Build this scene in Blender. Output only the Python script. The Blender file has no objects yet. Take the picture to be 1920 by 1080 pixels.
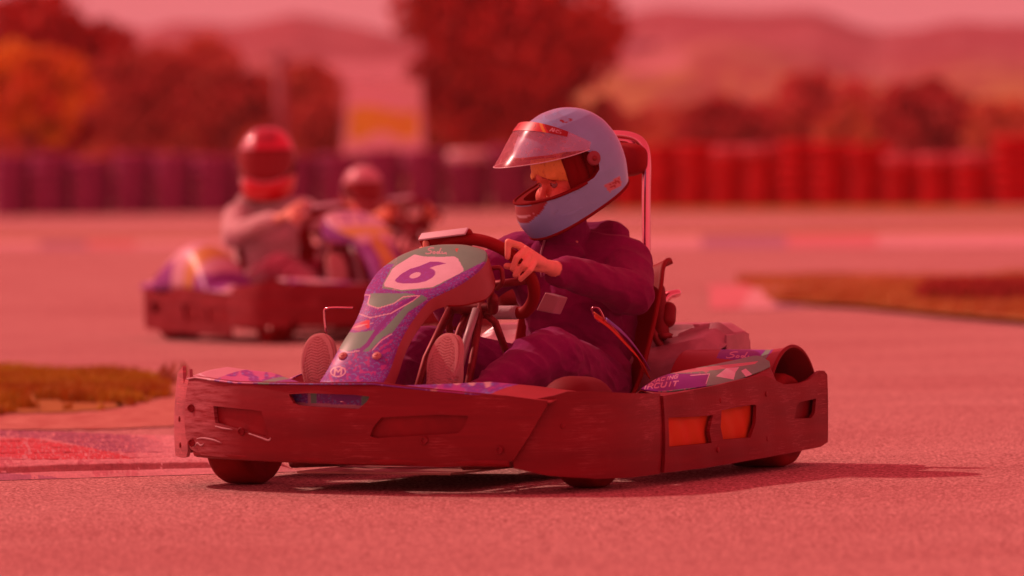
import bpy, bmesh, math, random
import numpy as np
from mathutils import Vector, Matrix, noise
from mathutils.geometry import tessellate_polygon
random.seed(7); rng = np.random.default_rng(7)
sc = bpy.context.scene
col = sc.collection

# ------------------------------------------------------------------ camera
F = 10660.; CH = .92
pitch = math.atan(231 / F); roll = math.radians(.9)
fwd = np.array([0, math.cos(pitch), -math.sin(pitch)]); r0 = np.array([1, 0, 0.]); u0 = np.cross(r0, fwd)
right = math.cos(roll) * r0 - math.sin(roll) * u0
up = math.cos(roll) * u0 + math.sin(roll) * r0
CAM = np.array([0, 0, CH])
cam = bpy.data.cameras.new('camera'); cam_o = bpy.data.objects.new('camera', cam); col.objects.link(cam_o)
M = Matrix.Identity(4)
for i in range(3):
    M[i][0] = right[i]; M[i][1] = up[i]; M[i][2] = -fwd[i]; M[i][3] = CAM[i]
cam_o.matrix_world = M
cam.sensor_width = 36; cam.lens = F / 1920 * 36
cam.clip_start = .5; cam.clip_end = 6000
cam.dof.use_dof = True; cam.dof.focus_distance = 16.75; cam.dof.aperture_fstop = 2.75
sc.camera = cam_o

# ------------------------------------------------------------------ light
SUN = Vector((-1.0, .62, .98)).normalized()
w = bpy.data.worlds.new('World'); sc.world = w; w.use_nodes = True
nt = w.node_tree; bg = nt.nodes['Background']
sky = nt.nodes.new('ShaderNodeTexSky'); sky.sky_type = 'NISHITA'; sky.sun_disc = False
sky.sun_elevation = math.asin(SUN.z); sky.sun_rotation = math.atan2(SUN.x, SUN.y)
mx = nt.nodes.new('ShaderNodeMix'); mx.data_type = 'RGBA'; mx.blend_type = 'MULTIPLY'
mx.inputs[0].default_value = 1; mx.inputs[7].default_value = (.9, .13, .14, 1)
ad = nt.nodes.new('ShaderNodeMix'); ad.data_type = 'RGBA'; ad.blend_type = 'ADD'
ad.inputs[0].default_value = 1; ad.inputs[7].default_value = (7.6, .5, .62, 1)
nt.links.new(sky.outputs[0], mx.inputs[6]); nt.links.new(mx.outputs[2], ad.inputs[6])
# the milky band of air low over the horizon is brighter and paler than the sky above
tcw = nt.nodes.new('ShaderNodeTexCoord'); spx = nt.nodes.new('ShaderNodeSeparateXYZ'); nt.links.new(tcw.outputs['Generated'], spx.inputs[0])
hz = nt.nodes.new('ShaderNodeMapRange'); hz.inputs[1].default_value = .02; hz.inputs[2].default_value = .16; hz.inputs[3].default_value = 1; hz.inputs[4].default_value = 0
nt.links.new(spx.outputs[2], hz.inputs[0])
hm = nt.nodes.new('ShaderNodeMix'); hm.data_type = 'RGBA'; hm.inputs[7].default_value = (8.6, 1.98, 2.15, 1)
nt.links.new(hz.outputs[0], hm.inputs[0]); nt.links.new(ad.outputs[2], hm.inputs[6])
nt.links.new(hm.outputs[2], bg.inputs[0]); bg.inputs[1].default_value = .1
sun = bpy.data.lights.new('sun', 'SUN'); sun_o = bpy.data.objects.new('sun', sun); col.objects.link(sun_o)
sun.energy = 3.2; sun.angle = math.radians(.5); sun.color = (.76, .34, .30)
sun_o.rotation_euler = SUN.to_track_quat('Z', 'Y').to_euler(); sun_o.location = (-20, 20, 30)
sc.view_settings.view_transform = 'Standard'; sc.view_settings.look = 'None'
sc.view_settings.exposure = 0; sc.view_settings.gamma = 1

# ------------------------------------------------------------------ helpers
def lin(c):
    return [((x / 255 + .055) / 1.055) ** 2.4 if x > 10 else x / 255 / 12.92 for x in c]
def P(r, g, b):           # albedo of a thing seen sunlit in the photograph's reddish light
    a = lin((r, g, b)); e = (1.2, .29, .29)
    return tuple(min(.92, max(.012, a[i] / e[i])) for i in range(3))
def S(r, g, b):           # albedo of a thing mostly seen from its shade side
    a = lin((r, g, b)); e = (.52, .095, .105)
    return tuple(min(.92, max(.01, a[i] / e[i])) for i in range(3))

def ray(px, py): return fwd * F + right * (px - 960) - up * (py - 540)
def project(Pw):
    d = Pw - CAM; wv = d @ fwd
    return 960 + F * (d @ right) / wv, 540 - F * (d @ up) / wv
def at(px, py, Y):
    r = ray(px, py); t = Y / r[1]; return CAM + r * t
def ground(px, py):
    r = ray(px, py); t = -CH / r[2]; return (r * t)[:2]
TH = math.radians(28); ex = np.array([math.cos(TH), -math.sin(TH), 0]); ey = np.array([math.sin(TH), math.cos(TH), 0])
KO = np.array([-.295, 16.35, 0])
def K(px, py, x=None, y=None, z=None):
    r = ray(px, py)
    if x is not None: n = ex; k = x + KO @ ex
    elif y is not None: n = ey; k = y + KO @ ey
    else: n = np.array([0, 0, 1.]); k = z
    t = (k - CAM @ n) / (r @ n); Q = CAM + t * r - KO
    return np.array([Q @ ex, Q @ ey, Q[2]])
def kpx(V):                # local kart coordinates -> the place in the reference picture, used to lay out its livery
    Pw = KO + V[:, :1] * ex + V[:, 1:2] * ey + V[:, 2:3] * np.array([0, 0, 1.])
    return project(Pw)

MATS = {}
def mat(name, c=(.5, .5, .5), rough=.6, metal=0, bump=0, bscale=200, var=0, vscale=6, spec=.5, attr=False,
        streak=False, coat=0, trans=0, alpha=1, sheen=0, c2=None, wear=0):
    if name in MATS: return MATS[name]
    m = bpy.data.materials.new(name); m.use_nodes = True; n = m.node_tree; b = n.nodes['Principled BSDF']
    b.inputs['Roughness'].default_value = rough; b.inputs['Metallic'].default_value = metal
    b.inputs['Specular IOR Level'].default_value = spec; b.inputs['Coat Weight'].default_value = coat
    b.inputs['Alpha'].default_value = alpha; b.inputs['Sheen Weight'].default_value = sheen
    tc = n.nodes.new('ShaderNodeTexCoord')
    if attr:
        a = n.nodes.new('ShaderNodeAttribute'); a.attribute_name = 'Col'; src = a.outputs['Color']
    else:
        a = n.nodes.new('ShaderNodeRGB'); a.outputs[0].default_value = (*c, 1); src = a.outputs[0]
    if var or c2:
        mp = n.nodes.new('ShaderNodeMapping'); n.links.new(tc.outputs['Object'], mp.inputs[0])
        if streak: mp.inputs['Scale'].default_value = (.25, .25, 3)
        nz = n.nodes.new('ShaderNodeTexNoise'); nz.inputs['Scale'].default_value = vscale; nz.inputs['Detail'].default_value = 7
        nz.inputs['Roughness'].default_value = .65
        n.links.new(mp.outputs[0], nz.inputs[0])
        rp = n.nodes.new('ShaderNodeValToRGB')
        rp.color_ramp.elements[0].position = .32; rp.color_ramp.elements[1].position = .68
        if c2:
            m2 = n.nodes.new('ShaderNodeMix'); m2.data_type = 'RGBA'
            n.links.new(nz.outputs[0], rp.inputs[0]); n.links.new(rp.outputs[0], m2.inputs[0])
            n.links.new(src, m2.inputs[6]); m2.inputs[7].default_value = (*c2, 1); src = m2.outputs[2]
        else:
            rp.color_ramp.elements[0].color = (1 - var,) * 3 + (1,); rp.color_ramp.elements[1].color = (1 + var,) * 3 + (1,)
            m2 = n.nodes.new('ShaderNodeMix'); m2.data_type = 'RGBA'; m2.blend_type = 'MULTIPLY'; m2.inputs[0].default_value = 1
            n.links.new(nz.outputs[0], rp.inputs[0]); n.links.new(src, m2.inputs[6]); n.links.new(rp.outputs[0], m2.inputs[7])
            src = m2.outputs[2]
    if wear:                # long pale scuffs and scratches
        for sc_, rot, wid, amt in ((14, .12, .012, wear * 1.3), (34, -.25, .02, wear), (8, .05, .008, wear * 1.5), (20, .6, .006, wear)):
            mp = n.nodes.new('ShaderNodeMapping'); n.links.new(tc.outputs['Object'], mp.inputs[0])
            mp.inputs['Scale'].default_value = (.16, .16, 3.4); mp.inputs['Rotation'].default_value = (0, rot, 0)
            nz = n.nodes.new('ShaderNodeTexNoise'); nz.inputs['Scale'].default_value = sc_; nz.inputs['Detail'].default_value = 5
            n.links.new(mp.outputs[0], nz.inputs[0])
            rp = n.nodes.new('ShaderNodeValToRGB'); e = rp.color_ramp.elements
            e[0].position = .5; e[0].color = (0, 0, 0, 1); e[1].position = .5 + wid; e[1].color = (amt,) * 3 + (1,)
            e2 = rp.color_ramp.elements.new(.5 + 2 * wid); e2.color = (0, 0, 0, 1)
            # patchiness
            n2 = n.nodes.new('ShaderNodeTexNoise'); n2.inputs['Scale'].default_value = 7; n.links.new(tc.outputs['Object'], n2.inputs[0])
            r2 = n.nodes.new('ShaderNodeValToRGB'); r2.color_ramp.elements[0].position = .48; r2.color_ramp.elements[1].position = .62
            n.links.new(n2.outputs[0], r2.inputs[0])
            mu = n.nodes.new('ShaderNodeMath'); mu.operation = 'MULTIPLY'
            n.links.new(nz.outputs[0], rp.inputs[0]); n.links.new(rp.outputs[0], mu.inputs[0]); n.links.new(r2.outputs[0], mu.inputs[1])
            m2 = n.nodes.new('ShaderNodeMix'); m2.data_type = 'RGBA'
            n.links.new(mu.outputs[0], m2.inputs[0]); n.links.new(src, m2.inputs[6]); m2.inputs[7].default_value = (.6, .22, .23, 1)
            src = m2.outputs[2]
    n.links.new(src, b.inputs['Base Color'])
    if bump:
        nz = n.nodes.new('ShaderNodeTexNoise'); nz.inputs['Scale'].default_value = bscale; nz.inputs['Detail'].default_value = 4
        n.links.new(tc.outputs['Object'], nz.inputs[0])
        bp = n.nodes.new('ShaderNodeBump'); bp.inputs['Strength'].default_value = 1; bp.inputs['Distance'].default_value = bump
        n.links.new(nz.outputs[0], bp.inputs['Height']); n.links.new(bp.outputs[0], b.inputs['Normal'])
    MATS[name] = m; return m

def tag(o, label=None, cat=None, group=None, kind=None):
    if label: o['label'] = label
    if cat: o['category'] = cat
    if group: o['group'] = group
    if kind: o['kind'] = kind
    return o
def empty(name, loc=(0, 0, 0), rz=0, **kw):
    o = bpy.data.objects.new(name, None); col.objects.link(o); o.location = loc; o.rotation_euler = (0, 0, rz)
    o.empty_display_size = .2
    return tag(o, **kw)
def obj(name, V, Fc, m, parent=None, smooth=True, colr=None, solid=0, bevel=0, mi=None, auto=None):
    me = bpy.data.meshes.new(name)
    V = np.asarray(V, float)
    if isinstance(Fc, np.ndarray):
        nf, k = Fc.shape
        me.vertices.add(len(V)); me.vertices.foreach_set('co', V.astype(np.float32).ravel())
        me.loops.add(nf * k); me.loops.foreach_set('vertex_index', Fc.astype(np.int32).ravel())
        me.polygons.add(nf); me.polygons.foreach_set('loop_start', np.arange(nf, dtype=np.int32) * k)
        me.update(calc_edges=True)
    else:
        me.from_pydata(V.tolist(), [], [list(map(int, f)) for f in Fc])
    me.validate()
    for x in (m if isinstance(m, (list, tuple)) else [m]):
        if x: me.materials.append(x)
    if mi is not None and len(me.polygons) == len(mi): me.polygons.foreach_set('material_index', np.asarray(mi, np.int32))
    me.polygons.foreach_set('use_smooth', np.full(len(me.polygons), smooth))
    if colr is not None:
        a = me.color_attributes.new('Col', 'FLOAT_COLOR', 'POINT')
        c = np.ones((len(V), 4), np.float32); c[:, :3] = colr; a.data.foreach_set('color', c.ravel())
    if auto is not None: me.set_sharp_from_angle(angle=math.radians(auto))
    o = bpy.data.objects.new(name, me); col.objects.link(o)
    if parent: o.parent = parent
    if bevel:
        b = o.modifiers.new('b', 'BEVEL'); b.width = bevel; b.segments = 2; b.limit_method = 'ANGLE'; b.angle_limit = .6
    if solid:
        s = o.modifiers.new('s', 'SOLIDIFY'); s.thickness = solid; s.offset = -1
    return o
def baked(o):              # evaluated mesh (modifiers applied) as arrays
    dg = bpy.context.evaluated_depsgraph_get(); me = bpy.data.meshes.new_from_object(o.evaluated_get(dg))
    return me
class Bld:                 # collects shapes that belong to one part
    def __init__(s): s.V = []; s.F = []
    def add(s, V, Fc):
        n = len(s.V); s.V.extend([tuple(v) for v in np.asarray(V)]); s.F.extend([[int(i) + n for i in f] for f in Fc]); return s
    def box(s, c, d, R=None):
        d = np.array(d) / 2; V = np.array([[x, y, z] for x in (-1, 1) for y in (-1, 1) for z in (-1, 1)]) * d
        if R is not None: V = V @ np.array(R).T
        return s.add(V + np.array(c), [(0, 1, 3, 2), (4, 6, 7, 5), (0, 4, 5, 1), (2, 3, 7, 6), (0, 2, 6, 4), (1, 5, 7, 3)])
    def tube(s, pts, r, n=12, closed=False, sub=6):
        V, Fc = tube(pts, r, n, closed, sub); return s.add(V, Fc)
    def cap(s, a, b, ra, rb, n=20): V, Fc = capsule(a, b, ra, rb, n); return s.add(V, Fc)
    def disc(s, c, nrm, r, h, n=20):
        c = np.array(c, float); d = np.array(nrm, float); d /= np.linalg.norm(d); u = np.cross(d, [.3, .2, 1.]); u /= np.linalg.norm(u); v = np.cross(d, u); V = []; Fc = []
        R_ = [(r, -.002), (r, h * .6), (r * .9, h), (r * .45, h * 1.1)]
        for rr, hh in R_:
            for k in range(n): t = 2 * math.pi * k / n; V.append(c + d * hh + rr * (math.cos(t) * u + math.sin(t) * v))
        for i in range(3):
            for k in range(n): Fc.append((i * n + k, i * n + (k + 1) % n, (i + 1) * n + (k + 1) % n, (i + 1) * n + k))
        Fc.append([3 * n + k for k in range(n)]); return s.add(V, Fc)
    def build(s, name, m, parent=None, **kw): return obj(name, s.V, s.F, m, parent, **kw)
def catmull(pts, sub=6, closed=False):
    p = [np.array(q, float) for q in pts]; n = len(p); out = []
    if n < 3 or sub <= 1: return np.array(p)
    for i in range(n if closed else n - 1):
        a = p[(i - 1) % n] if closed or i > 0 else 2 * p[0] - p[1]
        b = p[i]; c = p[(i + 1) % n]; d = p[(i + 2) % n] if closed or i + 2 < n else 2 * p[-1] - p[-2]
        for t in np.arange(sub) / sub:
            out.append(.5 * ((2 * b) + (-a + c) * t + (2 * a - 5 * b + 4 * c - d) * t * t + (-a + 3 * b - 3 * c + d) * t ** 3))
    if not closed: out.append(p[-1])
    return np.array(out)
def tube(pts, r, n=12, closed=False, sub=6):
    rr = np.atleast_1d(np.array(r, float))
    if len(rr) == 1: rr = np.full(len(pts), rr[0])
    q = catmull([list(p) + [x] for p, x in zip(pts, rr)], sub, closed)
    p, rad = q[:, :3], q[:, 3]; m = len(p); V = []; Fc = []
    T = np.gradient(p, axis=0) if not closed else np.roll(p, -1, 0) - np.roll(p, 1, 0)
    T /= np.linalg.norm(T, axis=1)[:, None] + 1e-9
    u = np.cross(T[0], [0, 0, 1.]); u = u if np.linalg.norm(u) > .1 else np.cross(T[0], [0, 1., 0])
    for i in range(m):
        u = u - T[i] * (u @ T[i]); u /= np.linalg.norm(u); v = np.cross(T[i], u)
        for k in range(n):
            a = 2 * math.pi * k / n; V.append(p[i] + rad[i] * (math.cos(a) * u + math.sin(a) * v))
    for i in range(m if closed else m - 1):
        j = (i + 1) % m
        for k in range(n): Fc.append((i * n + k, i * n + (k + 1) % n, j * n + (k + 1) % n, j * n + k))
    if not closed:
        Fc.append(list(range(n))[::-1]); Fc.append([(m - 1) * n + k for k in range(n)])
    return V, Fc
def capsule(a, b, ra, rb, n=20):
    a = np.array(a, float); b = np.array(b, float); d = b - a; L = np.linalg.norm(d)
    d = d / L if L > 1e-6 else np.array([0, 0, 1.]); h = np.cross(d, [0, 0, 1.])
    h = h if np.linalg.norm(h) > .1 else np.cross(d, [0, 1., 0]); h /= np.linalg.norm(h); v = np.cross(d, h)
    V = []; Fc = []; rings = []
    m = n // 4
    for i in range(1, m + 1): t = math.pi / 2 * i / m; rings.append((a - d * ra * math.cos(t), ra * math.sin(t)))
    for i in range(1, 5): rings.append((a + (b - a) * i / 5, ra + (rb - ra) * i / 5))
    for i in range(m, 0, -1): t = math.pi / 2 * i / m; rings.append((b + d * rb * math.cos(t), rb * math.sin(t)))
    for c, r in rings:
        for k in range(n): t = 2 * math.pi * k / n; V.append(c + r * (math.cos(t) * h + math.sin(t) * v))
    for i in range(len(rings) - 1):
        for k in range(n): Fc.append((i * n + k, i * n + (k + 1) % n, (i + 1) * n + (k + 1) % n, (i + 1) * n + k))
    V.append(a - d * ra); V.append(b + d * rb); s0 = len(V) - 2
    for k in range(n):
        Fc.append((s0, (k + 1) % n, k)); q = (len(rings) - 1) * n; Fc.append((s0 + 1, q + k, q + (k + 1) % n))
    return V, Fc
def lathe(prof, n=48, axis='x', c=(0, 0, 0)):     # prof: (radius, along)
    V = []; Fc = []; m = len(prof)
    for k in range(n):
        a = 2 * math.pi * k / n
        for r, h in prof:
            p = (h, r * math.cos(a), r * math.sin(a)) if axis == 'x' else (r * math.cos(a), r * math.sin(a), h)
            V.append(np.array(p) + c)
    for k in range(n):
        j = (k + 1) % n
        for i in range(m - 1): Fc.append((k * m + i, j * m + i, j * m + i + 1, k * m + i + 1))
    return V, Fc
def grid(fn, nu, nv):      # fn(u,v arrays)->(n,3)
    u, v = np.meshgrid(np.linspace(0, 1, nu), np.linspace(0, 1, nv), indexing='ij')
    V = fn(u.ravel(), v.ravel()); idx = np.arange(nu * nv).reshape(nu, nv)
    Fc = np.stack([idx[:-1, :-1], idx[1:, :-1], idx[1:, 1:], idx[:-1, 1:]], -1).reshape(-1, 4)
    return V, Fc
def sheet(outline, holes, fmap, th, du=.03, dv=None):
    """plate with holes: outline in (u,v), bent by fmap(u,v,w) and given thickness"""
    loops = [[Vector((p[0], p[1], 0)) for p in outline]] + [[Vector((p[0], p[1], 0)) for p in h] for h in holes]
    flat = [p for l in loops for p in l]; tri = tessellate_polygon(loops)
    bm = bmesh.new(); vs = [bm.verts.new(p) for p in flat]
    for t in tri:
        try: bm.faces.new([vs[i] for i in t])
        except ValueError: pass
    lo = np.min([list(p) for p in flat], 0); hi = np.max([list(p) for p in flat], 0)
    for ax, st in ((0, du), (1, dv)):
        if not st: continue
        for c in np.arange(lo[ax] + st * .5, hi[ax], st):
            pt = [0, 0, 0]; no = [0, 0, 0]; pt[ax] = c; no[ax] = 1
            bmesh.ops.bisect_plane(bm, geom=bm.verts[:] + bm.edges[:] + bm.faces[:], plane_co=pt, plane_no=no)
    bm.normal_update()
    for f in bm.faces:
        if f.normal.z < 0: f.normal_flip()
    bm.verts.index_update()
    v = [x.co.copy() for x in bm.verts]; n = len(v)
    V = [fmap(p.x, p.y, 0) for p in v] + [fmap(p.x, p.y, -th) for p in v]; Fc = []
    for f in bm.faces:
        i = [x.index for x in f.verts]; Fc.append(i); Fc.append([k + n for k in i[::-1]])
    for e in bm.edges:
        if len(e.link_faces) == 1:
            l = e.link_loops[0]; a = l.vert.index; b = l.link_loop_next.vert.index
            Fc.append([b, a, a + n, b + n])
    bm.free()
    return V, Fc

# ---- painting: vectorised point-in-shape tests that colour the vertices of a dense surface
def inpoly(X, Y, pts):
    r = np.zeros(X.shape, bool); n = len(pts)
    for i in range(n):
        x1, y1 = pts[i]; x2, y2 = pts[(i + 1) % n]
        if y1 == y2: continue
        c = ((y1 > Y) != (y2 > Y)) & (X < (x2 - x1) * (Y - y1) / (y2 - y1) + x1); r ^= c
    return r
def nearseg(X, Y, pts, wd, closed=False):
    r = np.zeros(X.shape, bool); n = len(pts)
    for i in range(n if closed else n - 1):
        x1, y1 = pts[i]; x2, y2 = pts[(i + 1) % n]; dx, dy = x2 - x1, y2 - y1; L = dx * dx + dy * dy + 1e-12
        t = np.clip(((X - x1) * dx + (Y - y1) * dy) / L, 0, 1)
        r |= (X - x1 - t * dx) ** 2 + (Y - y1 - t * dy) ** 2 < (wd / 2) ** 2
    return r
def ell(X, Y, cx, cy, a, b, ang=0):
    c, s = math.cos(ang), math.sin(ang); x = (X - cx) * c + (Y - cy) * s; y = -(X - cx) * s + (Y - cy) * c
    return (x / a) ** 2 + (y / b) ** 2 < 1
def hashn(X, Y, s, seed=0):          # blocky value noise
    a = np.floor(X * s); b = np.floor(Y * s)
    return np.modf(np.abs(np.sin(a * 12.9898 + b * 78.233 + seed * 3.7) * 43758.5453))[0]
def vnoise(X, Y, s, seed=0):
    x, y = X * s, Y * s; x0, y0 = np.floor(x), np.floor(y); fx, fy = x - x0, y - y0
    fx = fx * fx * (3 - 2 * fx); fy = fy * fy * (3 - 2 * fy)
    h = lambda a, b: np.modf(np.abs(np.sin(a * 12.9898 + b * 78.233 + seed * 3.7) * 43758.5453))[0]
    return (h(x0, y0) * (1 - fx) + h(x0 + 1, y0) * fx) * (1 - fy) + (h(x0, y0 + 1) * (1 - fx) + h(x0 + 1, y0 + 1) * fx) * fy
FONT = {'I': [[(.3, 0), (.3, 1)]], 'B': [[(0, 0), (0, 1), (.5, 1), (.62, .8), (.5, .52), (0, .52)], [(.5, .52), (.68, .28), (.5, 0), (0, 0)]],
        'Z': [[(0, 1), (.65, 1), (0, 0), (.65, 0)]], 'A': [[(0, 0), (.35, 1), (.7, 0)], [(.2, .3), (.5, .3)]],
        'R': [[(0, 0), (0, 1), (.5, 1), (.65, .75), (.5, .5), (0, .5)], [(.35, .5), (.68, 0)]],
        'C': [[(.65, .9), (.5, 1), (.12, 1), (0, .8), (0, .2), (.12, 0), (.5, 0), (.65, .1)]],
        'N': [[(0, 0), (0, 1), (.65, 0), (.65, 1)]], 'G': [[(.65, .9), (.5, 1), (.12, 1), (0, .8), (0, .2), (.12, 0), (.6, 0), (.65, .45), (.35, .45)]],
        'U': [[(0, 1), (0, .2), (.15, 0), (.5, 0), (.65, .2), (.65, 1)]], 'T': [[(0, 1), (.7, 1)], [(.35, 1), (.35, 0)]],
        'S': [[(.65, .88), (.5, 1), (.12, 1), (0, .8), (.1, .55), (.55, .45), (.65, .2), (.5, 0), (.12, 0), (0, .12)]],
        'D': [[(0, 0), (0, 1), (.4, 1), (.65, .75), (.65, .25), (.4, 0), (0, 0)]],
        'M': [[(0, 0), (0, 1), (.4, .4), (.8, 1), (.8, 0)]], 'F': [[(.6, 1), (0, 1), (0, 0)], [(0, .5), (.5, .5)]],
        '7': [[(0, 1), (.65, 1), (.2, 0)]], ' ': []}
SODI = [[(.95, .98), (.6, 1.02), (.2, .85), (.15, .66), (.55, .52), (.72, .33), (.5, .1), (.0, .0), (-.15, .12)],
        [(1.1, .42), (.92, .3), (.98, .1), (1.2, .1), (1.28, .3), (1.1, .42)],
        [(1.85, .32), (1.6, .42), (1.5, .2), (1.7, .08), (1.88, .3), (2.05, .95)], [(1.9, .4), (1.95, .15), (2.1, .12)],
        [(2.3, .42), (2.32, .15), (2.5, .12), (2.9, .3), (3.0, .05)]]
def text_mask(X, Y, s, o, ux, uy, wd, adv=.95):
    r = np.zeros(X.shape, bool); x = 0
    pls = []
    if s == 'SODI': pls = SODI
    else:
        for ch in s:
            for pl in FONT[ch]: pls.append([(x + a, b) for a, b in pl])
            x += adv if ch != 'I' else adv * .75
    for pl in pls:
        q = [(o[0] + a * ux[0] + b * uy[0], o[1] + a * ux[1] + b * uy[1]) for a, b in pl]
        r |= nearseg(X, Y, q, wd)
    return r

# ------------------------------------------------------------------ materials
BLK = (.22, .017, .024)
m_plastic = mat('worn_black_plastic', BLK, .5, var=.22, vscale=5, streak=True, bump=.0006, bscale=90, wear=.22, spec=.3)
m_scuffed_sunlit = mat('scuffed_sunlit_plastic', (.40, .16, .17), .6, var=.3, vscale=7, streak=True, bump=.002, bscale=30, wear=.8, spec=.3)  # scuffs, plus a paler base that paints sunlight onto the corner
m_plastic2 = mat('black_plastic', (.23, .014, .02), .5, spec=.3, var=.2, vscale=9, bump=.0004, bscale=120)
m_rubber = mat('tyre_rubber', (.27, .01, .01), .75, var=.25, vscale=14, bump=.0005, bscale=160, spec=.3)
m_rim = mat('wheel_rim', (.55, .25, .25), .35, .9)
m_chrome = mat('chrome_tube', (.78, .45, .5), .16, 1.0, bump=.0001, bscale=60)
m_steel = mat('dark_steel', (.24, .03, .035), .5, .3, var=.3, vscale=30)
m_seat = mat('seat_shell', (.28, .01, .012), .6, spec=.3, bump=.0004, bscale=60)
m_paint = mat('livery_print', attr=True, rough=.38, var=.06, vscale=22, spec=.5)
m_helmet = mat('helmet_paint', attr=True, rough=.3, coat=.4, var=.06, vscale=14)
m_lining = mat('helmet_lining', (.20, .012, .013), .95, spec=.15)
m_cloth = mat('clothing', attr=True, rough=.95, bump=.0012, bscale=420, spec=.15, sheen=.1, var=.12, vscale=30)
m_skin = mat('skin', attr=True, rough=.55, var=.08, vscale=40, bump=.0003, bscale=300)
m_orange = mat('orange_reflector', (.62, .15, .03), .6, var=.25, vscale=9, c2=(.66, .08, .025), spec=.2)
m_strap = mat('belt_webbing', (.9, .14, .07), .8, bump=.0008, bscale=500)
m_sole = mat('shoe_sole', attr=True, rough=.85)
m_engine = mat('engine_cover', P(188, 80, 84), .3, var=.25, vscale=6, bump=.003, bscale=9)
m_glass = None
def visor_mat():
    m = bpy.data.materials.new('clear_visor'); m.use_nodes = True; n = m.node_tree; b = n.nodes['Principled BSDF']
    b.inputs['Base Color'].default_value = (.8, .4, .42, 1); b.inputs['Roughness'].default_value = .22
    tc = n.nodes.new('ShaderNodeTexCoord'); nz = n.nodes.new('ShaderNodeTexNoise'); nz.inputs['Scale'].default_value = 70; nz.inputs['Detail'].default_value = 8
    n.links.new(tc.outputs['Object'], nz.inputs[0])
    rp = n.nodes.new('ShaderNodeValToRGB'); rp.color_ramp.elements[0].position = .5; rp.color_ramp.elements[0].color = (.32,) * 3 + (1,)
    rp.color_ramp.elements[1].position = .72; rp.color_ramp.elements[1].color = (.5,) * 3 + (1,)
    n.links.new(nz.outputs[0], rp.inputs[0]); n.links.new(rp.outputs[0], b.inputs['Alpha']); return m
m_visor = visor_mat()

# ------------------------------------------------------------------ ground and terrain
def ground_mat(name, c1, c2, fine=95, bump=.006, speck=(.35, .12, .12)):
    m = bpy.data.materials.new(name); m.use_nodes = True; n = m.node_tree; b = n.nodes['Principled BSDF']
    b.inputs['Roughness'].default_value = .85; b.inputs['Specular IOR Level'].default_value = .25
    tc = n.nodes.new('ShaderNodeTexCoord')
    def nz(s, d=6, r=.6):
        x = n.nodes.new('ShaderNodeTexNoise'); x.inputs['Scale'].default_value = s; x.inputs['Detail'].default_value = d
        x.inputs['Roughness'].default_value = r; n.links.new(tc.outputs['Object'], x.inputs[0]); return x.outputs[0]
    def ramp(src, a, b_, c, d):
        r = n.nodes.new('ShaderNodeValToRGB'); e = r.color_ramp.elements; e[0].position = a; e[1].position = b_
        e[0].color = c; e[1].color = d; n.links.new(src, r.inputs[0]); return r.outputs[0]
    def mixc(f, x, y, mode='MIX'):
        k = n.nodes.new('ShaderNodeMix'); k.data_type = 'RGBA'; k.blend_type = mode
        if isinstance(f, float): k.inputs[0].default_value = f
        else: n.links.new(f, k.inputs[0])
        for i, q in ((6, x), (7, y)):
            if isinstance(q, tuple): k.inputs[i].default_value = (*q, 1)
            else: n.links.new(q, k.inputs[i])
        return k.outputs[2]
    big = ramp(nz(.5, 8, .65), .38, .64, (0, 0, 0, 1), (1, 1, 1, 1))
    base = mixc(big, c1, c2)
    mpb = n.nodes.new('ShaderNodeMapping'); mpb.inputs['Scale'].default_value = (.10, 1.1, 1); mpb.inputs['Rotation'].default_value = (0, 0, .12); n.links.new(tc.outputs['Object'], mpb.inputs[0])
    bn = n.nodes.new('ShaderNodeTexNoise'); bn.inputs['Scale'].default_value = 1.4; bn.inputs['Detail'].default_value = 5; n.links.new(mpb.outputs[0], bn.inputs[0])
    base = mixc(1.0, base, ramp(bn.outputs[0], .36, .62, (.94, .91, .91, 1), (1.03, 1.04, 1.04, 1)), 'MULTIPLY')
    g = nz(fine, 3, .7); gm = ramp(g, .40, .58, (.40, .22, .22, 1), (1.28, 1.42, 1.42, 1))
    base = mixc(1.0, base, gm, 'MULTIPLY')
    g2 = ramp(nz(fine / 4, 3, .7), .36, .62, (.70, .60, .60, 1), (1.14, 1.18, 1.18, 1))
    base = mixc(1.0, base, g2, 'MULTIPLY')
    v = n.nodes.new('ShaderNodeTexVoronoi'); v.inputs['Scale'].default_value = 60; n.links.new(tc.outputs['Object'], v.inputs[0])
    pit = ramp(v.outputs['Distance'], .09, .16, (1, 1, 1, 1), (0, 0, 0, 1))
    pit2 = mixc(1.0, pit, ramp(nz(9, 3), .55, .62, (0, 0, 0, 1), (1, 1, 1, 1)), 'MULTIPLY')
    base = mixc(pit2, base, speck)
    n.links.new(base, b.inputs['Base Color'])
    bp = n.nodes.new('ShaderNodeBump'); bp.inputs['Strength'].default_value = 1; bp.inputs['Distance'].default_value = bump
    ma = n.nodes.new('ShaderNodeMath'); ma.operation = 'ADD'; n.links.new(g, ma.inputs[0]); n.links.new(nz(fine / 3.5, 3), ma.inputs[1])
    n.links.new(ma.outputs[0], bp.inputs['Height']); n.links.new(bp.outputs[0], b.inputs['Normal'])
    return m
m_asph = ground_mat('asphalt', P(224, 104, 97), P(212, 92, 86))
m_pale = mat('pale_far_asphalt', P(225, 100, 96), .9, var=.08, vscale=.6)
m_grass = mat('grass_ground', P(178, 82, 30), .95, c2=P(165, 60, 20), vscale=1.6)
m_dirt = mat('dirt', P(222, 100, 84), .95, c2=P(170, 48, 40), vscale=9, bump=.01, bscale=40)
def flat(name, pts, z, m, kind='structure', n=1):
    V = [(p[0], p[1], z) for p in pts]; o = obj(name, V, [list(range(len(V)))], m, smooth=False); tag(o, kind=kind); return o
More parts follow.
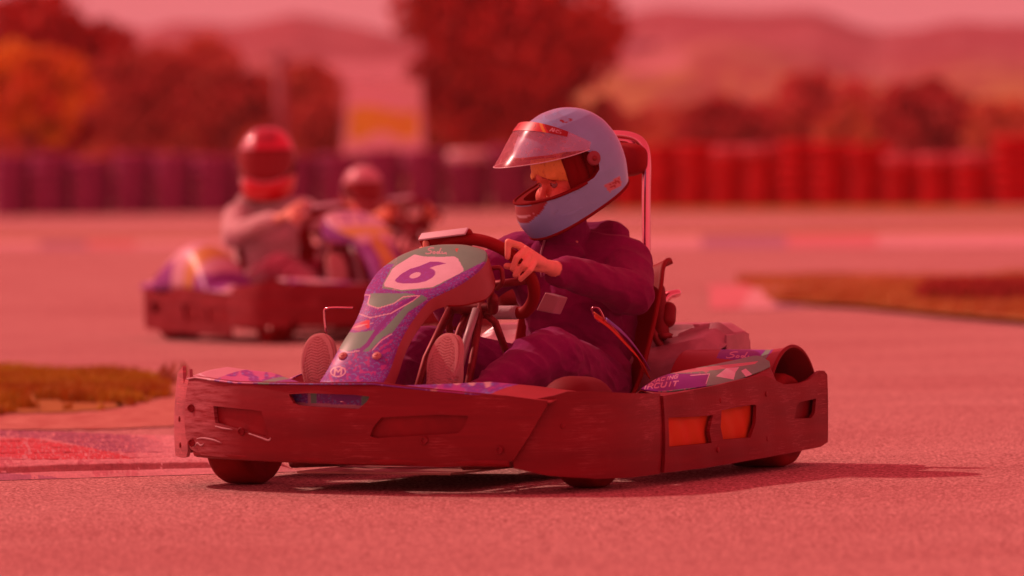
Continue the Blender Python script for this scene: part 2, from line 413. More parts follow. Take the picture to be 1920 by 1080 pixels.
flat('ground', [(-900, -30), (900, -30), (900, 330), (-900, 330)], 0, m_asph)

def strip(name, top, bot, z, m, n=40, jit=0, **kw):       # band between two polylines given as ground points
    T = catmull([list(ground(*p)) + [0] for p in top], 10); B = catmull([list(ground(*p)) + [0] for p in bot], 10)
    def rs(A):
        t = np.linspace(0, 1, n); s = np.linspace(0, 1, len(A)); return np.stack([np.interp(t, s, A[:, i]) for i in (0, 1)], 1)
    T = rs(T); B = rs(B)
    if jit:
        for A in (T, B): A += rng.normal(0, jit, A.shape) * [1, 1.6]
    V = []; Fc = []; k = 4
    for i in range(n):
        for j in range(k + 1): q = T[i] * (1 - j / k) + B[i] * j / k; V.append((q[0], q[1], z))
    for i in range(n - 1):
        for j in range(k): a = i * (k + 1) + j; Fc.append((a, a + 1, a + k + 2, a + k + 1))
    o = obj(name, V, Fc, m, smooth=False, **kw); tag(o, kind='structure'); return o
strip('grass', [(-200, 397), (700, 391), (1200, 383), (2100, 392)], [(-200, 403), (700, 396), (1200, 400), (2100, 404)], .004, m_grass)
strip('grass', [(-200, 440), (200, 444), (700, 441), (1250, 434), (2100, 424)], [(-200, 458), (200, 456), (700, 448), (1250, 447), (2100, 443)], .004, m_grass)
# painted kerb far away, colour blocks red / white / blue
def kerb_strip(name, top, bot, z, cols, n, axis_px=True):
    t = catmull([list(ground(*p)) + [0] for p in top], 8); b = catmull([list(ground(*p)) + [0] for p in bot], 8)
    def rs(A):
        q = np.linspace(0, 1, n + 1); s = np.linspace(0, 1, len(A)); return np.stack([np.interp(q, s, A[:, i]) for i in (0, 1)], 1)
    t = rs(t); b = rs(b); V = []; Fc = []; mi = []; k = 6
    prof = [0, .02, .035, .045, .05, .055, .06]
    for i in range(n + 1):
        for j in range(k + 1):
            q = b[i] * (1 - j / k) + t[i] * j / k; V.append((q[0], q[1], z + prof[j] * .6))
    for i in range(n):
        for j in range(k): a = i * (k + 1) + j; Fc.append((a, a + k + 1, a + k + 2, a + 1)); mi.append(i % len(cols))
    o = obj(name, V, Fc, cols, smooth=False, mi=mi); tag(o, kind='structure'); return o
m_kr = mat('kerb_red', P(218, 80, 82), .8, var=.15, vscale=3); m_kw = mat('kerb_white', P(225, 103, 103), .8, var=.1, vscale=3)
m_kb = mat('kerb_blue', P(180, 76, 88), .8, var=.15, vscale=3)
kerb_strip('kerb', [(-100, 456), (300, 457), (700, 452), (1240, 448), (2000, 442)], [(-100, 466), (300, 466), (700, 463), (1240, 466), (2000, 462)], .006, [m_kr, m_kw, m_kb, m_kr, m_kw, m_kw], 18)
kerb_strip('kerb', [(1330, 545), (1600, 534), (1960, 518)], [(1330, 582), (1500, 578), (1620, 560)], .006, [m_kr, m_kw, m_kb, m_kw], 6)
strip('grass', [(1370, 536), (1480, 531), (1700, 533), (2100, 523)], [(1460, 574), (1600, 580), (1800, 600), (2100, 625)], .03, m_grass, jit=.01)
m_dirt2 = m_dirt
strip('dirt', [(-200, 690), (0, 697), (200, 700), (330, 712), (420, 735)], [(-200, 812), (0, 808), (200, 806), (330, 800), (420, 790)], .004, m_dirt, jit=.01)
strip('grass', [(-200, 694), (0, 700), (180, 702), (310, 716)], [(-200, 785), (0, 778), (180, 772), (310, 745)], .008, m_grass, jit=.02)

# near kerb on the left: long grooves with worn paint
def near_kerb():
    A = np.array(ground(-120, 812)); B = np.array(ground(450, 835)); C = np.array(ground(560, 885)); D = np.array(ground(-120, 905))
    nu, nv = 500, 150
    u, v = np.meshgrid(np.linspace(0, 1, nu), np.linspace(0, 1, nv), indexing='ij'); u = u.ravel(); v = v.ravel()
    q = (A[None] * ((1 - u) * (1 - v))[:, None] + B[None] * (u * (1 - v))[:, None] + C[None] * (u * v)[:, None] + D[None] * ((1 - u) * v)[:, None])
    wob = .03 * (vnoise(q[:, 0], q[:, 1], 3) - .5)
    rid = ((v + wob) * 7.0) % 1.0
    groove = np.exp(-((rid - .5) / .17) ** 2)
    edge = np.clip(np.minimum(v, 1 - v) * 10, 0, 1) * np.clip(np.minimum(u, 1 - u) * 20, 0, 1)
    nz = vnoise(q[:, 0], q[:, 1], 40, 2) * .5 + vnoise(q[:, 0], q[:, 1], 90, 4) * .5
    z = .0015 + edge * (.034 * (1 - groove * (.55 + .4 * nz)) + .008 * (nz - .5))
    V = np.stack([q[:, 0], q[:, 1], z], 1)
    X, Y = project(V)
    c = np.tile(np.array(P(214, 88, 88)), (len(V), 1)); n2 = vnoise(X, Y, .06, 3) + .6 * vnoise(X, Y, .2, 5)
    c[n2 > 1.0] = P(200, 70, 74)
    red = inpoly(X, Y, [(-200, 815), (60, 822), (200, 845), (255, 860), (100, 862), (-200, 845)]) & (n2 > .35) & (hashn(X, Y, .6, 7) > .18)
    blue = inpoly(X, Y, [(-200, 800), (80, 806), (210, 806), (330, 836), (345, 852), (200, 846), (90, 822), (-200, 812)]) & (n2 > .35) & (hashn(X, Y, .6, 9) > .2)
    blue2 = inpoly(X, Y, [(-200, 888), (0, 886), (95, 893), (150, 905), (0, 912), (-200, 912)]) & (n2 > .4)
    c[red] = P(208, 46, 50); c[blue] = P(165, 58, 70); c[blue2] = P(176, 66, 78)
    fade = np.clip((X - 230) / 100, 0, 1)[:, None]; c = c * (1 - fade) + np.array(P(222, 97, 97)) * fade
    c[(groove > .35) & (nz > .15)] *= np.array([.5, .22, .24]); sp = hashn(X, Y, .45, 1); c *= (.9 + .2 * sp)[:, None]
    idx = np.arange(nu * nv).reshape(nu, nv)
    Fc = np.stack([idx[:-1, :-1], idx[:-1, 1:], idx[1:, 1:], idx[1:, :-1]], -1).reshape(-1, 4)
    o = obj('kerb', V, Fc, mat('worn_kerb_paint', attr=True, rough=.9, bump=.003, bscale=120, var=.15, vscale=30), colr=c)
    tag(o, kind='structure')
near_kerb()

# grass blades on the left patch and the island
def blades(name, poly, n, h, c1, c2, label):
    pts = []
    P4 = [np.array(ground(*p)) for p in poly]; xs = [p[0] for p in P4]; ys = [p[1] for p in P4]
    while len(pts) < n:
        X = rng.uniform(min(xs), max(xs), n); Y = rng.uniform(min(ys), max(ys), n); ok = inpoly(X, Y, P4)
        ok &= vnoise(X, Y, 2.2, 9) + .5 * vnoise(X, Y, 7, 3) > .55
        pts += list(zip(X[ok], Y[ok]))
    pts = np.array(pts[:n]); a = rng.uniform(0, 6.28, n); hh = h * rng.uniform(.4, 1.2, n) * (.6 + .8 * vnoise(pts[:, 0], pts[:, 1], 3, 5)); wd = .006 + .004 * rng.random(n)
    ln = rng.uniform(-.5, .5, (n, 2)) * hh[:, None]
    base = np.stack([pts[:, 0], pts[:, 1], np.full(n, .008)], 1); dx = np.stack([np.cos(a) * wd, np.sin(a) * wd, 0 * a], 1)
    tip = base + np.stack([ln[:, 0], ln[:, 1], hh], 1)
    V = np.concatenate([base - dx, base + dx, tip]); Fc = np.stack([np.arange(n), np.arange(n) + n, np.arange(n) + 2 * n], 1)
    t = vnoise(pts[:, 0], pts[:, 1], 4, 7)[:, None]; c = np.array(c1) * (1 - t) + np.array(c2) * t; c = np.concatenate([c, c, c])
    o = obj(name, V, Fc, mat('grass_blade', attr=True, rough=.8), colr=c, smooth=False); tag(o, label, 'grass', kind='stuff')
blades('grass_tufts', [(-150, 697), (0, 700), (180, 703), (316, 718), (318, 750), (180, 775), (0, 785), (-150, 790)], 30000, .04, P(222, 118, 30), P(188, 70, 16), 'yellow green grass on the verge beside the near kerb')
blades('grass_tufts', [(1380, 537), (1480, 532), (1700, 533), (2000, 526), (2000, 610), (1800, 597), (1600, 577), (1450, 570)], 26000, .08, P(228, 112, 60), P(205, 80, 45), 'rough dry grass on the island behind the kart')
def tuft(px, py, n, h, r, name, label, c1, cat='bush'):
    g = ground(px, py); V = []; Fc = []
    for i in range(n):
        a = rng.uniform(0, 6.28); d = r * math.sqrt(rng.random()); b = np.array([g[0] + d * math.cos(a) * 1.5, g[1] + d * math.sin(a), 0.0])
        t = b + np.array([rng.normal(0, .25) * h, rng.normal(0, .25) * h, h * rng.uniform(.5, 1.1)]); s = .008 + .006 * rng.random()
        k = len(V); V += [b - [s, 0, 0], b + [s, 0, 0], (b + t) / 2 + [s * 1.5, 0, .02], t, (b + t) / 2 - [s * 1.5, 0, 0]]; Fc.append((k, k + 1, k + 2, k + 3, k + 4))
    o = obj(name, V, Fc, mat('dry_' + name, c1, .9, var=.3, vscale=20), smooth=False); tag(o, label, cat); return o
tuft(1850, 577, 1600, .19, .24, 'shrub', 'dark low shrub growing on the grass island at the right edge', P(205, 62, 55))
tuft(328, 722, 8, .11, .05, 'weed', 'thin lone weed sprouting beside the kart front corner', P(185, 80, 55), 'weed')

def hill_sheet():
    prof = [(-900, 90), (-200, 80), (0, 75), (150, 62), (250, 55), (330, 38), (440, 42), (560, 36), (640, 55), (760, 66), (900, 60), (1060, 60), (1180, 42), (1270, 33), (1400, 36), (1540, 42), (1600, 56), (1660, 68), (1720, 58), (1800, 50), (1930, 52), (2300, 70), (2900, 90)]
    nx, ny = 260, 90
    pxs = np.linspace(-900, 2900, nx); V = []
    ytop = np.interp(pxs, [p[0] for p in prof], [p[1] for p in prof])
    for j in range(ny):
        t = j / (ny - 1); D = 175 * (1500 / 175) ** t
        for i, px in enumerate(pxs):
            # height of the land: rises gently from the track to the ridge
            zr = (309 + (px - 960) * -.0157 - ytop[i]) / F * 1500 + .92
            s = max(0, (D - 175) / 1325); k = s ** 1.15
            h = zr * k + .06 * D * .02 * (noise.noise(Vector((px * .004, D * .01, 1))) ) * 3 * min(1, s * 4)
            X = (px - 960) / F * D
            V.append((X, D, h))
    idx = np.arange(nx * ny).reshape(ny, nx); V = np.array(V)
    Fc = np.stack([idx[:-1, :-1], idx[:-1, 1:], idx[1:, 1:], idx[1:, :-1]], -1).reshape(-1, 4)
    px = (V[:, 0] / V[:, 1]) * F + 960; D = V[:, 1]
    n1 = vnoise(px, D, .012, 2) * .6 + vnoise(px, D, .04, 5) * .4
    t = np.clip((D - 450) / 450, 0, 1)[:, None]
    low = np.where(n1[:, None] > .52, np.array(P(184, 84, 42)), np.array(P(164, 56, 38)))
    low[px < 760] = np.array(P(160, 50, 40))
    mid = np.where(n1[:, None] > .55, np.array(P(184, 66, 68)), np.array(P(168, 46, 50)))
    hi = np.where(n1[:, None] > .66, np.array(P(172, 48, 50)), np.array(P(166, 38, 44)))
    t2 = np.clip((D - 1050) / 200, 0, 1)[:, None]
    c = low * (1 - t) + mid * t; c = c * (1 - t2) + hi * t2  # pinker tones farther off: haze painted into the land's colour
    pale = (((px > 1170) & (px < 1300) & (D > 620) & (D < 720)) | ((px > 620) & (px < 760) & (D > 520) & (D < 900)) )
    c[pale] = P(200, 78, 82)
    o = obj('hills', V, Fc, mat('hillside', attr=True, rough=1, var=.15, vscale=.03), colr=c); tag(o, kind='structure')
hill_sheet()
def house(px, py, D, wd, h, rf, label):
    p = at(px, py, D); r = empty('farmhouse', (p[0], D, p[2] - h), label=label, cat='house')
    Bld().box((0, 0, h / 2 - .5), (wd, 5, h + 1)).build('wall', mat('whitewash', P(225, 112, 118), .9, var=.1, vscale=.6), r, smooth=False)
    V = [(-wd / 2 - .3, -2.8, h), (wd / 2 + .3, -2.8, h), (wd / 2 + .3, 2.8, h), (-wd / 2 - .3, 2.8, h), (-wd / 2 - .3, 0, h + rf), (wd / 2 + .3, 0, h + rf)]
    obj('roof', V, [(0, 1, 5, 4), (2, 3, 4, 5), (0, 4, 3), (1, 2, 5), (0, 3, 2, 1)], mat('roof_tile', P(205, 80, 78), .9, var=.15, vscale=2), r, smooth=False)
    for k in (-.28, .28): Bld().box((wd * k, -2.55, h * .55), (wd * .14, .12, h * .35)).build('window', mat('dark_window', (.3, .02, .02), .3), r, smooth=False)
house(1345, 88, 820, 5.4, 2.0, .8, 'small pale farmhouse on the hillside right of the big tree')
house(1205, 78, 900, 4.6, 1.6, .7, 'small pale house on the hillside close to the big tree')
house(255, 95, 760, 4.6, 1.8, .7, 'small pale house on the hillside above the left bushes')

# ------------------------------------------------------------------ trees
def tree(name, px, D, wpx, ytop, ybot, c1, c2, n, label, leaf=.16, group=None, cat='tree'):
    sc_ = F / D; X = (px - 960) / F * D; roll_dy = -(px - 960) * .0157
    zt = .92 + (309 + roll_dy - ytop) / sc_; zb = max(.15, .92 + (309 + roll_dy - ybot) / sc_); R = wpx / sc_ / 2
    r = empty(name, (X, D, 0), label=label, cat=cat, group=group)
    cz = (zt + zb) / 2; hz = (zt - zb) / 2
    # clumps inside the crown volume
    nc = 34; cl = rng.normal(0, 1, (nc, 3)); cl /= np.linalg.norm(cl, axis=1)[:, None]; cl *= (rng.random(nc) ** .45)[:, None] * .8
    cl *= np.array([R, R * .8, hz]); cr = rng.uniform(.18, .42, nc) * min(R, hz)
    ci = rng.integers(0, nc, n); d = rng.normal(0, 1, (n, 3)); d /= np.linalg.norm(d, axis=1)[:, None]; d *= (rng.random(n) ** .4)[:, None]
    pos = cl[ci] + d * cr[ci][:, None] * np.array([1.1, 1.1, .9]) + [0, 0, cz]
    a = rng.normal(0, 1, (n, 3)); a /= np.linalg.norm(a, axis=1)[:, None]; b = np.cross(a, rng.normal(0, 1, (n, 3))); b /= np.linalg.norm(b, axis=1)[:, None]
    s = leaf * rng.uniform(.5, 1.2, n)[:, None]
    V = np.concatenate([pos - a * s, pos - b * s * .6, pos + a * s, pos + b * s * .6]); I = np.arange(n)
    Fc = np.stack([I, I + n, I + 2 * n, I + 3 * n], 1)
    tt = np.clip(rng.random(nc)[ci] + rng.normal(0, .2, n), 0, 1)[:, None]; c = np.array(c1) * (1 - tt) + np.array(c2) * tt
    obj('crown', V, Fc, mat('foliage', attr=True, rough=.8, spec=.2), r, smooth=False, colr=np.concatenate([c] * 4))
    bt = Bld(); bt.tube([(0, 0, -.1), (.05, 0, zb * .6), (0, .05, cz), (.1, 0, cz + hz * .6)], [R * .09 + .05, R * .07 + .04, R * .05 + .03, .02], 10, sub=4)
    for k in range(9):
        t = cl[k]; z0 = cz * .6 + .3 * k / 9 * cz; bt.tube([(0, 0, z0), (t[0] * .5, t[1] * .5, (z0 + cz + t[2]) / 2), (t[0], t[1], cz + t[2])], [R * .03 + .02, R * .02 + .015, .012], 6, sub=3)
    bt.build('trunk', mat('bark', P(160, 45, 42), .95, var=.3, vscale=4, bump=.02, bscale=8), r)
    return r
DK = (.30, .022, .02)
tree('broadleaf_tree', 978, 150, 470, -130, 305, (.50, .06, .045), (.60, .11, .06), 20000, 'large dark broadleaf tree standing behind the blue tyre wall above the kart driver', .2)
tree('broadleaf_tree', 90, 152, 330, -60, 290, (.48, .055, .042), (.58, .09, .055), 12000, 'tall dark tree at the left edge behind the orange tree', .2)
tree('autumn_tree', 55, 136, 270, 66, 292, (.92, .62, .06), (.72, .20, .06), 7000, 'orange and yellow autumn tree at the left edge beyond the tyre wall', .13)
bs = [(245, 150, 230, 75, 300, 0), (345, 165, 240, 62, 300, 1), (435, 160, 260, 85, 300, 0), (560, 170, 240, 120, 300, 1), (640, 150, 200, 165, 300, 0),
      (850, 165, 280, 150, 300, 1), (1110, 150, 190, 180, 300, 0)]
lb = ['brown green bush right of the orange tree beyond the tyre wall', 'taller bushy tree between the orange tree and the pale pole', 'wide brown bush left of the pale pole',
      'olive bush just right of the pale pole', 'dark low bush beside the yellow banner', 'olive bush at the left foot of the large dark tree', 'low bush at the right foot of the large dark tree']
for (px, D, wp, yt, yb, k), l in zip(bs, lb):
    tree('bushy_tree', px, D, wp, yt, yb, [(.52, .13, .09), (.64, .22, .13)][k], [(.60, .22, .14), (.74, .34, .18)][k], 6500, l, .2, 'bushes beyond the tyre wall')
br = [(1370, 170, 250, 175, 300, 0, 'dark rounded bush above the red tyre wall just right of the headrest'), (1545, 190, 290, 130, 300, 1, 'tall reddish bush in the middle above the red tyre wall'),
      (1650, 180, 240, 180, 300, 2, 'olive bush behind the lowest red stacks'), (1765, 165, 290, 150, 305, 0, 'large dark bush above the lowest red stacks'), (1890, 160, 200, 180, 305, 2, 'olive bush at the right edge above the red wall'),
      (1255, 200, 190, 235, 300, 2, 'low olive bush directly right of the kart headrest')]
for px, D, wp, yt, yb, k, l in br:
    tree('bushy_tree', px, D, wp, yt, yb, [(.52, .11, .09), (.66, .19, .16), (.70, .32, .17)][k], [(.60, .18, .14), (.74, .27, .2), (.80, .44, .2)][k], 5500, l, .2, 'bushes beyond the tyre wall')

# far wood behind the bushes, one mass
def wood():
    n = 42000; px = rng.uniform(-250, 2150, n); D = rng.uniform(205, 260, n)
    top = 190 + 55 * vnoise(px, px * 0, .011, 3) + 30 * vnoise(px, px * 0, .03, 6) - 25 * np.exp(-((px - 250) / 350) ** 2)
    zt = .92 + (309 - (px - 960) * .0157 - top) / F * D; z = zt * rng.random(n) ** .6
    pos = np.stack([(px - 960) / F * D, D, z], 1); a = rng.normal(0, 1, (n, 3)); a /= np.linalg.norm(a, axis=1)[:, None]; b = np.cross(a, rng.normal(0, 1, (n, 3))); b /= np.linalg.norm(b, axis=1)[:, None]
    s = .26 * rng.uniform(.5, 1.3, n)[:, None]; V = np.concatenate([pos - a * s, pos - b * s * .7, pos + a * s, pos + b * s * .7]); I = np.arange(n)
    t = np.clip(vnoise(px, z * 25, .02, 8) + rng.normal(0, .12, n), 0, 1)[:, None]; c = np.array((.50, .14, .09)) * (1 - t) + np.array((.66, .32, .15)) * t
    o = obj('woodland', V, np.stack([I, I + n, I + 2 * n, I + 3 * n], 1), MATS['foliage'], smooth=False, colr=np.concatenate([c] * 4)); tag(o, 'brown green band of distant woodland below the hills', 'woodland', kind='stuff')
wood()
# pole and banner
p = at(527, 235, 158); r = empty('utility_pole', (p[0], 158, 0), label='thin pale utility pole among the bushes left of the yellow banner', cat='pole')
mp_ = mat('pole_paint', P(185, 70, 72), .7, var=.15, vscale=3)
Bld().tube([(0, 0, -.2), (0, 0, 4.2)], .14, 12, sub=1).build('shaft', mp_, r)
Bld().box((0, 0, 4.0), (.9, .1, .1)).build('crossarm', mp_, r, smooth=False)
def banner():
    D = 131; s = F / D; a = at(718, 290, D)
    r = empty('banner', (a[0], D, 0), label='yellow and white banner on posts standing behind the blue tyre wall', cat='banner')
    m = mat('banner_print', attr=True, rough=.7, var=.06, vscale=3)
    z0 = at(718, 300, D)[2]; z1 = at(718, 150, D)[2]
    def fn(u, v):
        wd = (.98 - .1 * v); x = (u - .5) * 155 / s * wd * 1.02 + .06 * v; z = z0 + (z1 - z0) * v; y = .06 * np.sin(u * 9) * (1 - v) + .03 * np.sin(v * 7 + u * 4)
        return np.stack([x, y, z + .05 * np.sin(u * 11) * (v > .9)], 1)
    V, Fc = grid(fn, 90, 90); u, v = np.meshgrid(np.linspace(0, 1, 90), np.linspace(0, 1, 90), indexing='ij'); u = u.ravel(); v = v.ravel()
    c = np.tile(np.array((.92, .9, .92)), (len(V), 1)); ylw = (v + .05 * np.sin(u * 10) > .3) & (v < .64 + .04 * np.sin(u * 6)) & (u > .06) & (u < .94); c[ylw] = (.85, .9, .10)
    c[(v > .4) & (v < .6) & (vnoise(u, v, 14, 3) > .74)] = (.7, .3, .2)
    obj('cloth', V, Fc, m, r, colr=c, solid=.01)
    for x in (-.9, .9): Bld().tube([(x, .08, -.2), (x, .08, z1 + .1)], .03, 8, sub=1).build('post', mp_, r)
banner()

# ------------------------------------------------------------------ tyre barrier
TV, TF = lathe([(.20, .015), (.30, .0), (.365, .02), (.385, .06), (.375, .10), (.385, .14), (.365, .18), (.30, .20), (.20, .185), (.19, .10), (.20, .015)], 28, 'z')
TV = [v * np.array([1.17, 1.17, 1.04]) for v in TV]
def stack(x, y, nt, m, label, group, top=None):
    r = empty('tyre_stack', (x, y, 0), rng.uniform(0, 6), label=label, cat='tyre stack', group=group)
    zs = .2085 * rng.uniform(.94, 1.05); ks = rng.uniform(.95, 1.03)
    for k in range(nt):
        o = bpy.data.objects.new('tyre', TM[top] if (top and k == nt - 1) else TM[m]); col.objects.link(o); o.parent = r
        o.location = (rng.normal(0, .02), rng.normal(0, .02), k * zs); o.scale = (ks, ks, zs / .2085)
TM = {}
for k, c in dict(blue=(.30, .065, .19), red=(.52, .01, .014), pale=S(196, 84, 92), pink=(.6, .14, .17)).items():
    o = obj('tyre', TV, TF, mat('tyre_paint_' + k, c, .8, var=.12, vscale=3, spec=.15)); TM[k] = o.data; bpy.data.objects.remove(o)
line = np.array([[-13.2, 121.5], [1.85, 115.5], [2.5, 115], [10.6, 106]])
seg = np.linalg.norm(np.diff(line, axis=0), axis=1); cum = np.concatenate([[0], np.cumsum(seg)])
ORD = 'first second third fourth fifth sixth seventh eighth ninth tenth eleventh twelfth thirteenth fourteenth fifteenth sixteenth seventeenth eighteenth nineteenth twentieth twenty-first twenty-second twenty-third twenty-fourth twenty-fifth twenty-sixth twenty-seventh'.split()
s = 0; nb = nr = 0
while s < cum[-1]:
    x = np.interp(s, cum, line[:, 0]); y = np.interp(s, cum, line[:, 1]); pp = project(np.array([x, y, 1.0]))[0]; s += .95
    if pp < -45 or pp > 1965: continue
    if pp < 1168:
        hi = abs(pp - 845) < 34 or abs(pp - 925) < 34
        stack(x, y, 6, 'blue', 'navy blue tyre stack%s, %s from the left edge' % (' with a pale top tyre' if hi else '', ORD[nb]), 'blue tyre stacks of the barrier', 'pale' if hi else None); nb += 1
    else:
        low = 1675 < pp < 1860; pk = 1370 < pp < 1500
        stack(x, y, 5 if low else 6, 'red', 'bright red tyre stack%s, %s to the right of the headrest' % (', one tyre lower' if low else ' with a pinkish top' if pk else '', ORD[nr]), 'red tyre stacks of the barrier', 'pink' if (low or pk) else None); nr += 1

# ------------------------------------------------------------------ karts
def ip(x, pts): return np.interp(x, [p[0] for p in pts], [p[1] for p in pts])
PLAN = catmull([(-.64, -.235, 0), (-.60, -.258, 0), (-.45, -.334, 0), (-.3, -.378, 0), (-.15, -.405, 0), (0, -.418, 0), (.2, -.40, 0), (.45, -.345, 0), (.60, -.30, 0), (.64, -.28, 0)], 10)
def bump_y(x): return np.interp(x, PLAN[:, 0], PLAN[:, 1])
def f_main(u, v, w):
    e = .004; dy = (bump_y(u + e) - bump_y(u - e)) / (2 * e); n = np.array([dy, -1.]); n /= np.linalg.norm(n)
    zc = (v - .2) / .11; b = .014 * (1 - zc * zc) + .002 * math.sin(u * 23 + v * 9)
    return (u + n[0] * (w + b), bump_y(u) + n[1] * (w + b), v)
def front_mat():      # the same plastic, scuffed, and paled toward one end to paint in the sun there
    m = m_plastic.copy(); m.name = 'scuffed_sunlit_front'; n = m.node_tree; b = n.nodes['Principled BSDF']; src = b.inputs['Base Color'].links[0].from_socket
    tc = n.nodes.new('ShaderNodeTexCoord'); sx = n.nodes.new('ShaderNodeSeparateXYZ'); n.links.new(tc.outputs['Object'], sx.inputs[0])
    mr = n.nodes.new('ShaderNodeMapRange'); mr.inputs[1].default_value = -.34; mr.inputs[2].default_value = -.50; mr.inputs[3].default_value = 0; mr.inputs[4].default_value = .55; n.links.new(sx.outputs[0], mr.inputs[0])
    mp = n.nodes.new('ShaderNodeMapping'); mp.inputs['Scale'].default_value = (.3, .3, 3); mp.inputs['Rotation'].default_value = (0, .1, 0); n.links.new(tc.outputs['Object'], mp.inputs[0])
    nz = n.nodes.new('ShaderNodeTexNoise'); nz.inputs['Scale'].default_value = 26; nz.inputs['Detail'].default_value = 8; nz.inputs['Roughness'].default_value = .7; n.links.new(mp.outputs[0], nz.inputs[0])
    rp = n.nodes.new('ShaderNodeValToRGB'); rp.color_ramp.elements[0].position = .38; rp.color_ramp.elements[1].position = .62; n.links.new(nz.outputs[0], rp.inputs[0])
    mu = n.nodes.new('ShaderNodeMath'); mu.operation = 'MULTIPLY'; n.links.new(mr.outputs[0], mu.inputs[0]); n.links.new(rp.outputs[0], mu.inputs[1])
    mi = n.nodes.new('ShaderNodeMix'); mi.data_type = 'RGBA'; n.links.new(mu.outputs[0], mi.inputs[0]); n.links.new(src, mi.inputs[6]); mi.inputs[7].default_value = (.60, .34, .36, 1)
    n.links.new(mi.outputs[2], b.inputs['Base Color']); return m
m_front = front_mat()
def path_map(pts):
    p = catmull([(a, b, 0) for a, b in pts], 8)[:, :2]; d = np.linalg.norm(np.diff(p, axis=0), axis=1); s = np.concatenate([[0], np.cumsum(d)])
    def f(u, v, w, sgn=1):
        P0 = np.array([np.interp(u, s, p[:, i]) for i in (0, 1)]); P1 = np.array([np.interp(u + .01, s, p[:, i]) for i in (0, 1)]) - np.array([np.interp(u - .01, s, p[:, i]) for i in (0, 1)])
        P1 /= np.linalg.norm(P1) + 1e-9; n = np.array([P1[1], -P1[0]]) * sgn; zc = (v - .16) / .11; b = .006 * (1 - zc * zc)
        return (P0[0] + n[0] * (w + b), P0[1] + n[1] * (w + b), v)
    return f, s[-1]
LIV = {}
def z1(*p, o=(680, 440), k=6.75): return [(o[0] + a / k, o[1] + b / k) for a, b in p]
WHT = P(232, 134, 138); GRN = (.13, .50, .34); PUR = (.19, .05, .42); DPU = (.18, .03, .36); BLU = (.15, .30, .72); MAG = (.38, .07, .38); TEA = GRN
def splatter(c, X, Y, m, s=1.0):
    c[m] = PUR; a = vnoise(X, Y, .5 * s, 1) + .5 * vnoise(X, Y, 1.3 * s, 2)
    c[m & (a > 1.0)] = BLU; c[m & (a < .38)] = MAG; c[m & (vnoise(X, Y, .9 * s, 8) > .86)] = P(170, 80, 130)
def chevrons(c, X, Y, m):
    gx = (X * .9 + Y * .5); gy = (Y - X * .35); i = np.floor(gy / 9); x = (gx + i * 7) % 17; y = gy % 9
    k = m & (np.abs(y - 2 - np.abs(x - 6) * .55) < 1.1) & (x < 11); c[k] = BLU
